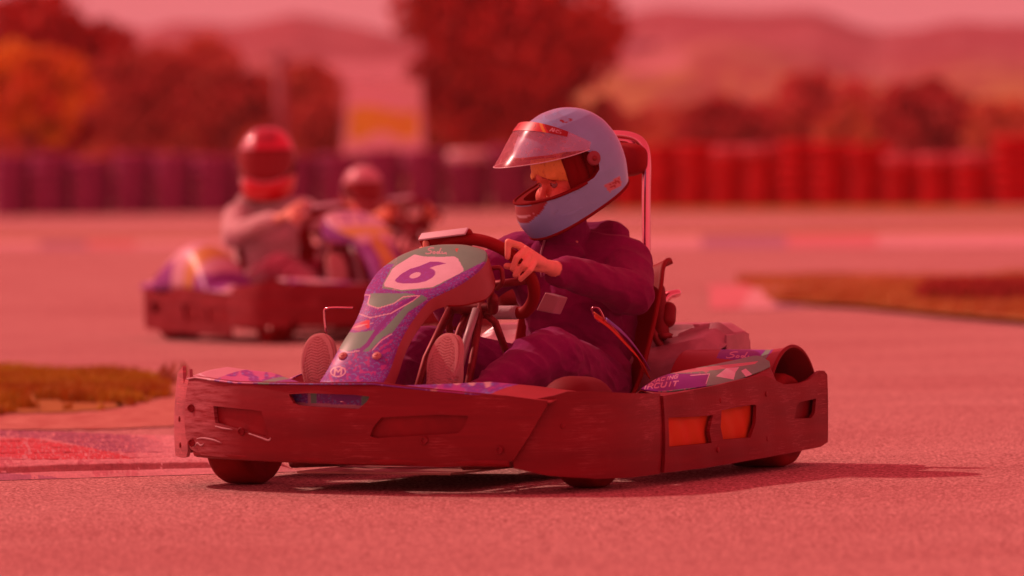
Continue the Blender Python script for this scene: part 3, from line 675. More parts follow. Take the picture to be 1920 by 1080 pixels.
def paint_nose(V, c):
    X, Y = kpx(V); pol = lambda p: inpoly(X, Y, p); F2 = V[:, 3] if V.shape[1] > 3 else None
    face = V[:, 3] > .5
    c[:] = P(205, 96, 98)
    splatter(c, X, Y, face)
    g = pol(z1((250, 395), (300, 250), (450, 120), (640, 40), (900, 0), (1300, 20), (1600, 125), (1700, 300), (1540, 350), (1200, 525), (900, 690), (500, 735), (250, 695), (262, 640), (350, 470), (405, 385)))
    sp = g & (X < 745) & (hashn(X, Y, 1.2, 3) > .8) & (vnoise(X, Y, .2, 3) > .4)
    c[g] = GRN; c[sp] = P(205, 110, 110)
    c[pol(z1((660, 265), (780, 292), (1000, 297), (1160, 290), (1205, 315), (1280, 450), (1275, 475), (1240, 500), (890, 680), (700, 700), (490, 718), (280, 668), (275, 635), (380, 450), (440, 400)))] = WHT
    six = pol(z1((1062, 380), (960, 357), (860, 356), (740, 408), (600, 450), (490, 515), (425, 575), (412, 600), (440, 622), (500, 632), (600, 634), (700, 628), (800, 606), (870, 570), (915, 530), (925, 490), (905, 460), (850, 438), (920, 412)))
    hole = ell(X, Y, 680 + 668 / 6.75, 440 + 530 / 6.75, 11, 4.9, -.32)
    c[six & ~hole] = (.26, .09, .46)
    k6 = six & ~hole & (vnoise(X, Y, .7, 5) > .7); c[k6] = P(150, 56, 118)
    c[text_mask(X, Y, 'SODI', (680 + 815 / 6.75, 440 + 258 / 6.75), (12.2, .4), (1.5, -11.5), 2.1)] = P(205, 110, 110)
    c[pol(z1((1170, 235), (1180, 190), (1215, 190), (1195, 238), (1175, 210)))] = P(205, 60, 50)
    q = lambda *p: z1(*p, o=(580, 560), k=6.354)
    low = Y > 552
    lw = face & low & pol([(560, 740), (560, 640), (640, 560), (672, 548), (735, 549), (800, 556), (810, 570), (790, 640), (760, 760)])
    splatter(c, X, Y, lw & pol(q((690, 0), (1330, 0), (960, 420), (350, 420), (560, 200))))
    c[lw & pol(z1((108, 760), (300, 740), (560, 752), (690, 775), (640, 800), (520, 830), (400, 888), (190, 945), (60, 900), (110, 800)))] = GRN
    c[lw & pol(q((1330, -40), (1410, 10), (1300, 90), (1180, 170), (990, 420), (880, 470), (720, 640), (560, 650), (640, 600), (900, 370), (1180, 60)))] = GRN
    c[lw & pol(q((430, 400), (560, 420), (760, 390), (820, 380), (640, 590), (480, 635), (250, 620), (230, 600), (330, 470)))] = GRN
    c[lw & nearseg(X, Y, q((350, 620), (375, 500), (420, 400)), 6)] = PUR
    c[lw & nearseg(X, Y, q((600, 640), (700, 560), (820, 380), (1010, 160), (1300, -30)), 8)] = DPU
    ch = lw & pol(q((210, 720), (240, 650), (480, 650), (700, 650), (960, 420), (1000, 500), (930, 760), (900, 850), (600, 1000), (250, 1010)))
    c[ch] = PUR; chevrons(c, X, Y, ch); c[ch & (vnoise(X, Y, .25, 4) > .7)] = MAG
    for pl in (z1((0, 770), (100, 780), (75, 880), (90, 905), (200, 945), (400, 885), (520, 800), (700, 785)), z1((-40, 1010), (100, 1065), (360, 1010), (640, 850), (720, 785)), q((380, 620), (470, 655), (600, 630)), q((760, 620), (860, 510), (980, 435))):
        c[lw & nearseg(X, Y, pl, 2.0)] = P(222, 118, 122)
    em = (X, Y, 690, 611); c[lw & pol(q((490, 370), (560, 310), (680, 265), (730, 265), (720, 340), (700, 370), (600, 400)))] = P(190, 70, 96)
    c[lw & pol(q((600, 310), (690, 270), (725, 265), (725, 360), (690, 365), (670, 330)))] = P(225, 40, 50)
    c[lw & pol(q((510, 360), (640, 315), (800, 300), (680, 320), (620, 350)))] = P(228, 120, 118)
    cx, cy = 580 + 350 / 6.354, 560 + 882 / 6.354
    c[ell(X, Y, cx, cy, 14.5, 10.2, -.1) & lw] = P(225, 120, 122); k = ell(X, Y, cx, cy, 12.2, 8.2, -.1) & lw
    c[k] = PUR; c[k & text_mask(X, Y, 'M', (cx - 7, cy + 6), (15, -1), (2, -12), 3.0)] = P(222, 118, 120)
    if len(V) and V.shape[1] > 4: pass
    left = (V[:, 3] < .5) & (V[:, 0] < 0); c[left] = P(222, 112, 114)  # flange on the sunny side, sunlight put into its pale colour
    c[(V[:, 3] < .5) & (V[:, 0] >= 0)] = (.31, .065, .07)  # same flange plastic, painted darker for the shade on this side
def paint_alt(base, second, accent, num):
    def f(V, c):
        u = V[:, 0]; t = V[:, 1]; face = V[:, 3] > .5
        c[:] = base; k = face & (t < .02) & (np.abs(u) < .07 + .05 * np.sin(t * 20)); c[k] = accent
        c[face & (t > -.06) & (t < .05)] = accent
        c[face & (t < -.12) & (np.abs(u) > .045)] = second
        for s, ox in (('7', -.075), ('7', .015)):
            c[face & text_mask(u, t, s, (ox, .10), (.07, 0), (0, .09), .02)] = num
        c[~face] = second
    return f
NR = [(-.378, .285, .088, .03), (-.372, .312, .098, .035), (-.32, .352, .098, .035), (-.247, .425, .090, .032), (-.168, .487, .088, .03), (-.088, .548, .103, .03), (-.035, .572, .126, .035),
      (.03, .596, .148, .06), (.105, .629, .160, .085), (.165, .655, .154, .085), (.205, .674, .138, .07), (.233, .685, .116, .05), (.25, .687, .094, .04)]
def nose_fn(u, v):
    R = catmull([list(r) for r in NR] if False else [(a, b, c_) for a, b, c_, d in NR], 20); D = np.interp(np.linspace(0, 1, len(R)), np.linspace(0, 1, len(NR)), [r[3] for r in NR])
    t = np.linspace(0, 1, len(R)); y = np.interp(u, t, R[:, 0]); z = np.interp(u, t, R[:, 1]); hw = np.interp(u, t, R[:, 2]); dp = np.interp(u, t, D)
    e = .01; dy = np.interp(u + e, t, R[:, 0]) - np.interp(u - e, t, R[:, 0]); dz = np.interp(u + e, t, R[:, 1]) - np.interp(u - e, t, R[:, 1]); L = np.hypot(dy, dz) + 1e-9
    ny, nz = -dz / L, dy / L
    s = (v - .5) * 2; a = np.clip(np.abs(s) / .74, 0, 1); b = np.clip((np.abs(s) - .74) / .26, 0, 1)
    x = np.sign(s) * (hw * a + .006 * np.sin(b * math.pi / 2)); drop = .016 * a ** 3 + b * dp + .004 * b
    # shallow crease lines along the cone
    V = np.stack([x, y - ny * drop, z - nz * drop], 1)
    return np.concatenate([V, (b <= .02)[:, None].astype(float)], 1)
VARIANTS = {}
def build_kart(label, loc, rz, paint, hi=True, deco=None, colr=None, rest=True, nose=True):
    kt = empty('go_kart', loc, rz, label=label, cat='go-kart', group=None)
    # front bumper
    top = [(-.585, .322), (-.55, .327), (-.366, .315), (-.066, .316), (.11, .317), (.266, .30), (.488, .278), (.600, .262)]
    bot = [(.6, .25), (.555, .17), (.505, .095), (.42, .085), (.30, .078), (.12, .088), (-.05, .092), (-.2, .094), (-.41, .097), (-.52, .10), (-.57, .115), (-.587, .15)]
    slot = [(-.170, .281), (-.150, .256), (-.13, .250), (.066, .242), (.09, .262), (.098, .276), (.05, .281), (-.1, .285)]
    rec1 = [(-.455, .243), (-.445, .196), (-.40, .186), (-.25, .158), (-.235, .17), (-.262, .232), (-.30, .236)]
    rec2 = [(.135, .218), (.11, .19), (.10, .165), (.12, .160), (.355, .174), (.372, .19), (.385, .222), (.30, .226)]
    V, Fc = sheet(top + bot, [slot, rec1, rec2], f_main, .012, .03, .03)
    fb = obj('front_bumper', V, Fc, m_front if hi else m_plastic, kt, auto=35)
    for h in (rec1, rec2):
        V, Fc = sheet([(a + (a - np.mean([q[0] for q in h])) * .15, b + (b - .2) * .2) for a, b in h], [], lambda u, v, w: f_main(u, v, w - .013), .006, .03)
        obj('recess_panel', V, Fc, m_plastic2, fb, auto=35)
    # underside lip and inner bumper tube
    Bld().tube([(x, bump_y(x) + .012, ip(x, [(-.58, .10), (.5, .085)]) + .006) for x in np.linspace(-.56, .49, 14)], .014, 8, sub=2).build('lower_lip', m_plastic2, fb)
    for x, z in ((-.338, .173), (.261, .154), (.47, .126), (-.55, .235), (-.555, .135)):
        p = np.array(f_main(x, z, .001)); Bld().disc(p, (0, -1, 0), .0105, .003).tube([p + [0.010, -.004, 0], p + [0, -.004, .010], p + [-.010, -.004, 0], p + [0, -.004, -.010]], .003, 6, True, 3).build('bolt', m_plastic, fb)
    # livery panel showing through the slot, and deck behind the bumper
    def pf(fn, name, nu, nv, par, pnt, m=m_paint, solid=.004):
        V, Fc = grid(fn, nu, nv)
        if V.shape[1] == 3: V = np.concatenate([V, np.ones((len(V), 1))], 1)
        c = np.zeros((len(V), 3)); pnt(V, c)
        return obj(name, V[:, :3], Fc, m, par, colr=c, solid=solid)
    def deck(u, v):
        x = -.59 + 1.20 * u; z0 = np.interp(x, [t[0] for t in top], [t[1] for t in top]); y0 = bump_y(x)
        wing = np.clip((np.abs(x + 0.0) - .16) / .2, 0, 1)
        dep = .10 + .15 * wing; z = z0 - .003 + (.026 * wing - .004) * np.sin(np.clip(v * 1.25, 0, 1) * math.pi / 2) - .05 * np.clip(v - .75, 0, 1)
        return np.stack([x, y0 - .006 + dep * v, z], 1)
    def p_deck(V, c):
        if colr: c[:] = colr[0]; c[vnoise(V[:, 0], V[:, 1], 14, 2) > .6] = colr[1]; return
        X, Y = kpx(V); x = V[:, 0]; c[:] = PUR; splatter(c, X, Y, np.ones(len(X), bool), .5)
        c[(x < -.46)] = P(215, 100, 106); c[(x > -.46) & (x < -.30) & (vnoise(X, Y, .1, 3) > .5)] = P(205, 66, 100)
        c[nearseg(X, Y, [(372, 700), (412, 722), (440, 727)], 3)] = WHT
        c[(x > -.28) & (x < -.24)] = GRN; c[(x > .44)] = (.34, .05, .055)
        c[nearseg(X, Y, [(740, 722), (775, 712), (830, 722)], 2)] = P(215, 110, 112)
        c[(x > .26) & (x < .42) & (vnoise(X, Y, .09, 6) > .5)] = MAG; c[(x > .28) & (x < .4) & (vnoise(X, Y, .07, 9) > .66)] = P(220, 110, 112)
    pf(deck, 'front_fairing', 260 if hi else 60, 50 if hi else 12, kt, p_deck)
    def slotp(u, v):
        x = -.24 + .40 * u; return np.stack([x, bump_y(x) + .03, .225 + .075 * v], 1)
    def p_slot(V, c):
        if colr: c[:] = colr[0]; return
        X, Y = kpx(V); c[:] = PUR; splatter(c, X, Y, np.ones(len(X), bool), .6); x = V[:, 0]
        c[(x > -.115) & (x < -.095)] = GRN; c[(x > .055) & (x < .09)] = GRN; c[(x > -.125) & (x < -.115)] = P(200, 95, 110); c[V[:, 2] < .252 + (-.03 * x)] = P(205, 100, 104)
        c[ell(X, Y, 650, 738, 32, 14)] = DPU
    pf(slotp, 'slot_panel', 120 if hi else 20, 30 if hi else 6, kt, p_slot)
    # corner bumpers wrapping the front wheels
    f, L = path_map([(.50, -.318), (.56, -.300), (.62, -.255), (.675, -.17), (.706, -.07), (.715, .04), (.712, .14), (.703, .195), (.672, .214), (.63, .217)])
    tp = [(0, .262), (.07, .268), (.12, .276), (.16, .286), (.24, .283), (.40, .272), (L - .085, .262), (L - .05, .258), (L, .235)]
    bt = [(L, .065), (L - .06, .042), (L - .1, .034), (.40, .034), (.25, .038), (.10, .052), (0, .074)]
    V, Fc = sheet(tp + bt, [], lambda u, v, w: f(u, v, w), .010, .02, .04); cb = obj('corner_bumper', V, Fc, m_plastic, kt, auto=40)
    for u_, v_ in ((.14, .19), (L - .045, .21), (L - .045, .08)):
        p = np.array(f(u_, v_, .0)); q = np.array(f(u_, v_, .003)); Bld().disc(p, q - p, .008, .003).build('bolt', m_plastic2, cb)
    f2, L2 = path_map([(-.585, -.27), (-.62, -.245), (-.68, -.18), (-.72, -.11), (-.735, 0), (-.735, .12), (-.71, .2)])
    tp = [(0, .318), (.012, .345), (.04, .300), (.06, .322), (.085, .352), (.10, .345), (.2, .318), (L2, .29)]; bt = [(L2, .09), (.2, .09), (.05, .088), (.012, .092), (0, .11)]
    V, Fc = sheet(tp + bt, [], lambda u, v, w: f2(u, v, w, -1), .010, .02, .04); cb = obj('corner_bumper', V, Fc, m_scuffed_sunlit if hi else m_plastic, kt, auto=40); tag(cb, 'battered corner bumper with a torn upper edge')
    for u_, v_ in ((.06, .20), (.055, .125)):
        p = np.array(f2(u_, v_, 0, -1)); q = np.array(f2(u_, v_, .003, -1)); Bld().disc(p, q - p, .008, .003).build('bolt', m_plastic2, cb)
    # nose cone with number panel
    if nose:
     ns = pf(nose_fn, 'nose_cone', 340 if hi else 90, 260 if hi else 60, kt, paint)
     edge = [nose_fn(np.array([t]), np.array([1.0]))[0, :3] for t in np.linspace(.5, 1, 14)] + [nose_fn(np.array([1.0]), np.array([t]))[0, :3] + [0, .003, 0] for t in np.linspace(.95, .05, 10)] + [nose_fn(np.array([t]), np.array([0.0]))[0, :3] for t in np.linspace(1, .5, 14)]
     Bld().tube(edge, .0045, 8, sub=3).build('edge_trim', m_rubber, ns)
    for uu, vv in (((.205, .27), (.205, .70)) if nose else ()):
        p = nose_fn(np.array([uu]), np.array([vv]))[0, :3]; n = np.array([0, -.68, .73])
        b = Bld(); b.disc(p, n, .0135, .009); b.disc(p + n * .009, n, .0055, .003); b.build('bolt', mat('washer', P(205, 88, 80), .5), ns)
    # side pods
    for sx in (1, -1):
        def wall(u, v, w, sx=sx):
            b = .005 * math.sin(max(0, min(1, (u - .2) / 1.1)) * math.pi) + .004 * (1 - ((v - .16) / .12) ** 2) + .0015 * math.sin(u * 31 + v * 17)
            return (sx * (.715 + b + w), u, v)
        o = [(.19, .255), (.34, .262), (.55, .272), (.72, .283), (.86, .286), (.93, .268), (.99, .254), (1.10, .254), (1.17, .262), (1.22, .276), (1.25, .285), (1.28, .283), (1.30, .272), (1.30, .068), (1.24, .056), (1.0, .048), (.75, .042), (.45, .036), (.19, .036)]
        w1 = [(.215, .192), (.215, .108), (.49, .106), (.475, .14), (.498, .186), (.35, .188)]
        w2 = [(.55, .198), (.543, .15), (.56, .112), (.745, .109), (.775, .15), (.785, .201), (.77, .205), (.6, .2)]
        w3 = [(1.075, .190), (1.055, .150), (1.17, .146), (1.195, .160), (1.212, .203), (1.1, .198)]
        V, Fc = sheet(o, [w1, w2, w3], wall, .011, .04, .04)
        if sx < 0: Fc = [f_[::-1] for f_ in Fc]
        sp = obj('side_pod', V, Fc, m_plastic, kt, auto=35)
        for a, b_ in ((.20, .515), (.53, .80)):
            V, Fc = grid(lambda u, v: np.stack([sx * (.702 + .006 * np.sin(u * math.pi) * np.sin(v * math.pi) + .002 * np.sin(u * 17 + v * 5)), a + (b_ - a) * u, .100 + .112 * v], 1), 24, 14)
            obj('reflector', V, Fc, m_orange if hi else m_plastic2, sp, solid=.006)
        Bld().box((sx * .690, 1.13, .175), (.012, .24, .09)).build('slot_back', m_plastic2, sp, smooth=False)
        for y, z in ((.549, .226), (.86, .232), (.86, .100), (.528, .084)):
            p = np.array([sx * .721, y, z]); Bld().disc(p, (sx, 0, 0), .008, .003).build('bolt', m_plastic2, sp)
        # decorated top
        lo = [(.612, .285, .268), (.66, .33, .262), (.700, .47, .270), (.705, .65, .276), (.703, .80, .292), (.700, .875, .300), (.698, .94, .310)]
        hi_ = [(.600, .280, .272), (.600, .40, .300), (.605, .56, .314), (.612, .70, .322), (.63, .86, .334), (.655, .94, .342), (.688, .955, .325)]
        Lo = catmull(lo, 12); Hi = catmull(hi_, 12)
        def crv(C, t): s = np.linspace(0, 1, len(C)); return np.stack([np.interp(t, s, C[:, i]) for i in range(3)], 1)
        def podtop(u, v, sx=sx):
            a = crv(Lo, u); b = crv(Hi, u); q = a * (1 - v)[:, None] + b * v[:, None]; q[:, 2] += .006 * np.sin(v * math.pi) * np.sin(u * math.pi); q[:, 0] += .005 * np.sin(v * math.pi) * np.sin(u * math.pi)
            q[:, 0] *= sx; return q
        def p_pod(V, c, sx=sx):
            if colr:
                c[:] = colr[0]; c[(V[:, 1] > .4) & (V[:, 1] < .62)] = colr[1]; c[(V[:, 1] > .62) & (V[:, 1] < .74)] = colr[2]; return
            q = V[:, :3].copy(); q[:, 0] = np.abs(q[:, 0]); X, Y = kpx(q); z3 = lambda *p: z1(*p, o=(1130, 660), k=5.818)
            c[:] = GRN; c[(vnoise(X, Y, .25, 4) > .62) & (X < 1330)] = P(190, 96, 100)
            pol = lambda p: inpoly(X, Y, p)
            dark = pol(z3((60, 420), (300, 300), (650, 240), (850, 235), (1165, 235), (1130, 375), (700, 420), (100, 470))); c[dark] = (.18, .03, .38)
            c[pol(z3((570, 240), (800, 200), (1150, 160), (1700, 100), (1660, 130), (1240, 195), (900, 225)))] = P(208, 90, 92)
            c[dark & pol(z3((0, 380), (170, 330), (260, 440), (0, 470)))] = P(150, 70, 80)
            c[pol(z3((1235, 265), (1350, 175), (1490, 165), (1450, 220), (1430, 300)))] = WHT
            c[pol(z3((1510, 205), (1560, 180), (1650, 260), (1580, 290)))] = WHT
            c[nearseg(X, Y, z3((960, 255), (1165, 238), (1128, 345)), 1.5)] = WHT
            c[text_mask(X, Y, 'RACING', z3((530, 335))[0], (9.4, -1.75), (2.5, -6.2), 1.6, .95)] = P(222, 110, 122)
            c[text_mask(X, Y, 'IBIZA', z3((200, 402))[0], (10.6, -2.8), (2.8, -6.0), 1.6, .95)] = P(222, 110, 122)
            c[text_mask(X, Y, 'CIRCUIT', z3((365, 412))[0], (12.9, -1.35), (3.0, -8.4), 2.2, .95)] = P(222, 110, 122)
        pf(podtop, 'pod_sticker', 420 if hi else 40, 90 if hi else 10, sp, p_pod)
        # moulded body under and inboard of the sticker
        A = [(.708, .20, .255), (.714, .34, .262), (.716, .55, .272), (.716, .72, .283), (.715, .86, .285), (.715, .95, .262), (.70, .99, .250)]
        Dd = [(.50, .26, .20), (.44, .40, .18), (.42, .56, .16), (.42, .7, .16), (.42, .86, .16), (.44, .96, .16), (.60, .99, .20)]
        Ac = catmull(A, 12); Dc = catmull(Dd, 12)
        def body(u, v, sx=sx):
            P0, P1, P2, P3 = crv(Ac, u), crv(Lo, u) - [0, 0, .003], crv(Hi, u) - [0, 0, .003], crv(Dc, u)
            t = v * 3; q = np.where(t[:, None] < 1, P0 + (P1 - P0) * t[:, None], np.where(t[:, None] < 2, P1 + (P2 - P1) * (t[:, None] - 1) - [.0, 0, .002], P2 + (P3 - P2) * (t[:, None] - 2)))
            q = q.copy(); q[:, 0] *= sx; return q
        V, Fc = grid(body, 60, 31); obj('pod_body', V, Fc, m_plastic, sp, solid=.004)
        # wheel guard humps
        Bld().cap((sx * .53, -.03, .232), (sx * .53, .07, .23), .088, .085, 28).build('wheel_guard', mat('guard_rubber', (.16, .014, .018), .7, spec=.3), kt)
    # rear bumper
    f3, L3 = path_map([(.710, 1.27), (.700, 1.32), (.65, 1.365), (.4, 1.39), (0, 1.395), (-.4, 1.39), (-.65, 1.365), (-.70, 1.32), (-.710, 1.27)])
    V, Fc = sheet([(0, .278), (.1, .282), (.2, .26), (L3 - .2, .26), (L3 - .1, .282), (L3, .278), (L3, .08), (.15, .085), (0, .08)][::-1][::-1], [], lambda u, v, w: f3(u, v, w), .01, .05, .06)
    obj('rear_bumper', V, Fc, m_plastic, kt, auto=40)
    # engine / tank cover behind the seat
    def cover(u, v):
        x = -.46 + .88 * u; prof = np.array([(1.08, .20), (1.10, .33), (1.17, .375), (1.26, .40), (1.285, .425), (1.36, .428), (1.385, .40), (1.395, .26)])
        t = np.linspace(0, 1, len(prof)); y = np.interp(v, t, prof[:, 0]); z = np.interp(v, t, prof[:, 1])
        z = z - .03 * np.clip((np.abs(u - .5) - .44) / .06, 0, 1) + .012 * np.sin(x * 21) * (v < .55) - .018 * np.exp(-((x - .16) / .05) ** 2 - ((v - .35) / .12) ** 2)
        return np.stack([x, y, z], 1)
    V, Fc = grid(cover, 90, 60); ec = obj('engine_cover', V, Fc, m_engine, kt, solid=.01)
    V, Fc = lathe([(.0, .0), (.022, 0), (.026, .012), (.012, .018), (0, .018)], 20, 'z', (.22, 1.20, .385)); obj('filler_cap', V, Fc, m_steel, ec)
    Bld().box((.416, 1.30, .34), (.008, .16, .11)).build('end_plate', m_engine, ec, bevel=.003, smooth=False)
    # wheels, rear arches with the lettering
    for sx in (1, -1):
        for (x, y, r, wd) in ((.545, .05, .130, .12) if sx > 0 else (.552, -.005, .137, .135), (.572, 1.13, .142, .20)):
            c0 = (sx * x, y, r)
            wh = empty('wheel', c0); wh.parent = kt
            h = wd / 2
            V, Fc = lathe([(.07, -h * .8), (r * .78, -h), (r * .93, -h * .93), (r * .99, -h * .72), (r, -h * .3), (r, h * .3), (r * .99, h * .72), (r * .93, h * .93), (r * .78, h), (.07, h * .8)], 56, 'x'); obj('tyre', V, Fc, m_rubber, wh)
            V, Fc = lathe([(.0, h * .2), (.02, h * .3), (.028, h * .25), (.05, h * .1), (.066, h * .5), (.074, h * .84), (.074, -h * .84), (.06, -h * .4), (0, -h * .3)], 36, 'x'); obj('rim', V, Fc, m_rim, wh)
        def arch(u, v, sx=sx):
            a = math.radians(-8) + v * math.radians(206); r = .178 + .010 * np.clip((u - .8) * 5, 0, 1)
            x = .335 + .345 * u; return np.stack([sx * x, 1.13 - r * .92 * np.cos(a), .175 + r * np.sin(a)], 1)
        def p_arch(V, c, sx=sx):
            if colr: c[:] = colr[0]; return
            q = V[:, :3].copy(); q[:, 0] = np.abs(q[:, 0]); X, Y = kpx(q); c[:] = (.3, .035, .04); s3 = lambda *p: z1(*p, o=(1180, 560), k=3.0)
            f = (q[:, 1] < 1.2) & (Y < 684); c[f & inpoly(X, Y, s3((540, 240), (840, 240), (800, 300), (750, 360), (490, 335), (500, 310)))] = (.18, .03, .42)
            c[f & inpoly(X, Y, s3((790, 240), (840, 240), (795, 290), (755, 355), (715, 350), (765, 290)))] = GRN
            c[f & text_mask(X, Y, 'SODI', (1180 + 552 / 3, 560 + 333 / 3), (16.5, .3), (3.5, -11.5), 1.8)] = P(215, 105, 118)
        ar = pf(arch, 'rear_wheel_arch', 200 if hi else 24, 240 if hi else 30, kt, p_arch, solid=.006)
        Bld().tube([arch(np.array([1.0]), np.array([t]))[0] for t in np.linspace(0, 1, 16)], .006, 8, sub=2).build('arch_lip', m_plastic2, ar)
    # frame, floor, seat
    b = Bld()
    for x in (-.28, .28): b.tube([(x, -.2, .075), (x * .95, .3, .06), (x, .8, .06), (x, 1.3, .08)], .016, 10)
    b.tube([(-.62, 1.14, .14), (.62, 1.14, .14)], .02, 12, sub=1); b.tube([(-.5, 0, .13), (.5, 0, .13)], .012, 10, sub=1); b.tube([(-.55, -.22, .17), (-.3, -.28, .17), (.3, -.28, .17), (.55, -.22, .17)], .014, 10)
    b.tube([(-.28, .02, .07), (.28, .02, .07)], .014, 8, sub=1)
    for x in (-.66, .66): b.tube([(x, .22, .12), (x, .9, .12)], .013, 8, sub=1); b.tube([(x, .3, .12), (x * .4, .3, .08)], .012, 8, sub=1)
    b.build('chassis_frame', m_steel, kt)
    Bld().box((0, .2, .05), (.5, .86, .006)).build('floor_tray', mat('floor_metal', P(200, 84, 76), .45, .3, var=.2, vscale=8), kt, smooth=False)
    SP = catmull([(.50, .17, .17), (.58, .10, .185), (.75, .075, .195), (.98, .10, .20), (1.09, .20, .21), (1.165, .38, .222), (1.215, .52, .222), (1.24, .575, .21), (1.27, .575, .20)], 8)
    def seat(u, v):
        t = np.linspace(0, 1, len(SP)); y = np.interp(u, t, SP[:, 0]); z = np.interp(u, t, SP[:, 1]); wd = np.interp(u, t, SP[:, 2])
        e = .012; dy = np.interp(u + e, t, SP[:, 0]) - np.interp(u - e, t, SP[:, 0]); dz = np.interp(u + e, t, SP[:, 1]) - np.interp(u - e, t, SP[:, 1]); L = np.hypot(dy, dz) + 1e-9
        s = (v - .5) * 2; rise = .12 * np.abs(s) ** 3.2 * np.clip(1.25 - u, .3, 1) * np.clip(u * 6, .2, 1)
        return np.stack([s * (wd + .015 * np.abs(s)), y - dz / L * rise, z + dy / L * rise], 1)
    V, Fc = grid(seat, 80, 40); obj('seat', V, Fc, m_seat, kt, solid=.012)
    # headrest hoop, stays, grab loop
    if rest:
     hp = Bld(); hp.tube([(.128, 1.25, .36), (.13, 1.262, .60), (.125, 1.278, .80), (.122, 1.29, .92), (.108, 1.297, .975), (.07, 1.30, 1.000), (0, 1.30, 1.008), (-.07, 1.30, 1.0), (-.108, 1.297, .975), (-.122, 1.29, .92), (-.125, 1.278, .8), (-.13, 1.262, .6), (-.128, 1.25, .36)], .0135, 14, sub=6)
     hoop = hp.build('headrest_hoop', m_chrome, kt)
     hp = Bld(); hp.tube([(.085, 1.29, .955), (.06, 1.30, .985), (0, 1.30, .99), (-.06, 1.30, .985), (-.085, 1.29, .955)], .010, 12); hp.build('inner_hoop', m_chrome, hoop)
     b = Bld(); ring = []
     for a in np.linspace(0, 2 * math.pi, 40, endpoint=False):
        ca, sa = math.cos(a), math.sin(a); ring.append((.128 * math.copysign(abs(ca) ** .6, ca), .0, .052 * math.copysign(abs(sa) ** .6, sa)))
     V = []; n = len(ring)
     for (y, k) in ((-.034, .86), (-.028, .97), (0, 1.04), (.028, .97), (.034, .86)):
        for p in ring: V.append((p[0] * k if k > .9 else p[0] * k, 1.275 + y, .93 + p[2] * k))
     Fc = [(i * n + j, i * n + (j + 1) % n, (i + 1) * n + (j + 1) % n, (i + 1) * n + j) for i in range(4) for j in range(n)] + [list(range(n))[::-1], [4 * n + j for j in range(n)]]
     obj('headrest_pad', V, Fc, m_seat, kt, auto=60)
    b = Bld(); b.tube([(.185, 1.26, .44), (.19, 1.26, .49), (.20, 1.275, .512), (.212, 1.30, .518), (.20, 1.325, .518), (.16, 1.335, .512), (.10, 1.33, .50)], .0125, 12); b.tube([(.185, 1.27, .495), (.19, 1.295, .505), (.16, 1.31, .505)], .007, 10); b.build('grab_rail', m_chrome, kt)
    b = Bld(); b.cap((.205, 1.25, .44), (.205, 1.26, .47), .026, .024); b.cap((.175, 1.25, .53), (.19, 1.235, .40), .022, .026); b.build('bracket', m_plastic2, kt)
    b = Bld(); b.tube([(.19, 1.16, .42), (.235, 1.25, .27), (.26, 1.30, .16)], .012, 10, sub=2); b.build('seat_stay', m_steel, kt); b = Bld(); b.tube([(-.19, 1.16, .42), (-.235, 1.25, .27), (-.26, 1.30, .16)], .012, 10, sub=2); b.build('seat_stay', m_steel, kt)
    # steering
    T = np.array([0, -.63, .777]); Cn = np.array([0, .45, .583]); r = .157
    pts = []
    for a in np.linspace(0, 2 * math.pi, 32, endpoint=False):
        x = r * math.cos(a) * 1.02; s_ = r * math.sin(a); s_ = max(s_, -.128); pts.append(Cn + np.array([x, 0, 0]) + T * s_)
    sw = empty('steering_wheel'); sw.parent = kt
    Bld().tube(pts, .0185, 14, True, 3).build('rim', m_seat, sw)
    N = np.array([0, .777, .63])
    b = Bld()
    for a in (0, math.pi * .5, math.pi): q = Cn - N * .03; b.tube([q, Cn + np.array([r * math.cos(a) * .95, 0, 0]) + T * r * math.sin(a) * .95 - N * .004], .012, 8, sub=1)
    b.cap(Cn - N * .05, Cn - N * .02, .035, .035); b.build('spokes', m_steel, sw)
    a1 = Cn + T * .156 + np.array([-.07, 0, 0]); Rm = np.array([[1, 0, 0], [0, T[1], N[1]], [0, T[2], N[2]]]) @ np.array([[.992, -.125, 0], [.125, .992, 0], [0, 0, 1]])
    Bld().box(a1 + N * 0.006 - T * .004, (.185, .050, .022), Rm).build('top_bar', m_seat, sw, bevel=.009)
    Bld().box(a1 + N * -.002 + T * .022, (.165, .006, .03), Rm).build('top_label', mat('pale_label', P(228, 128, 130), .6), sw, bevel=.002)
    Bld().tube([Cn + T * -.128 + np.array([x, -.003, 0]) for x in (-.02, .03, .07)], .0205, 12, sub=2).build('grip_wrap', mat('grip_tape', P(205, 112, 112), .8, bump=.003, bscale=90), sw)
    b = Bld(); b.tube([Cn - N * .04, (0, .30, .44), (0, .10, .16)], .012, 10, sub=1); b.build('steering_column', m_steel, kt)
    b = Bld()
    for x in (-.07, .085):
        b.tube([(x * .6, .33, .50), (x, .36, .46), (x * 1.6, .52, .12)], .011, 10, sub=1); b.tube([(x * .6, .34, .52), (x, .22, .36), (x * 1.2, .08, .10)], .012, 10, sub=1)
    b.cap((-.05, .335, .505), (.09, .335, .50), .018, .018); b.cap((.095, .33, .50), (.11, .30, .53), .016, .018); b.tube([(.10, .31, .52), (.12, .26, .60), (.135, .22, .63)], .012, 10); b.tube([(.135, .24, .62), (.165, .25, .62), (.17, .25, .58), (.14, .27, .56)], .007, 8)
    b.cap((-.11, .20, .50), (-.10, .20, .48), .014, .012)
    b.build('column_support', m_steel, kt)
    Bld().tube([(.055, .30, .50), (.05, .20, .33), (.045, .14, .12)], [.011, .013, .012], 10, sub=2).build('pale_strut', mat('strut_paint', P(215, 110, 110), .4), kt)
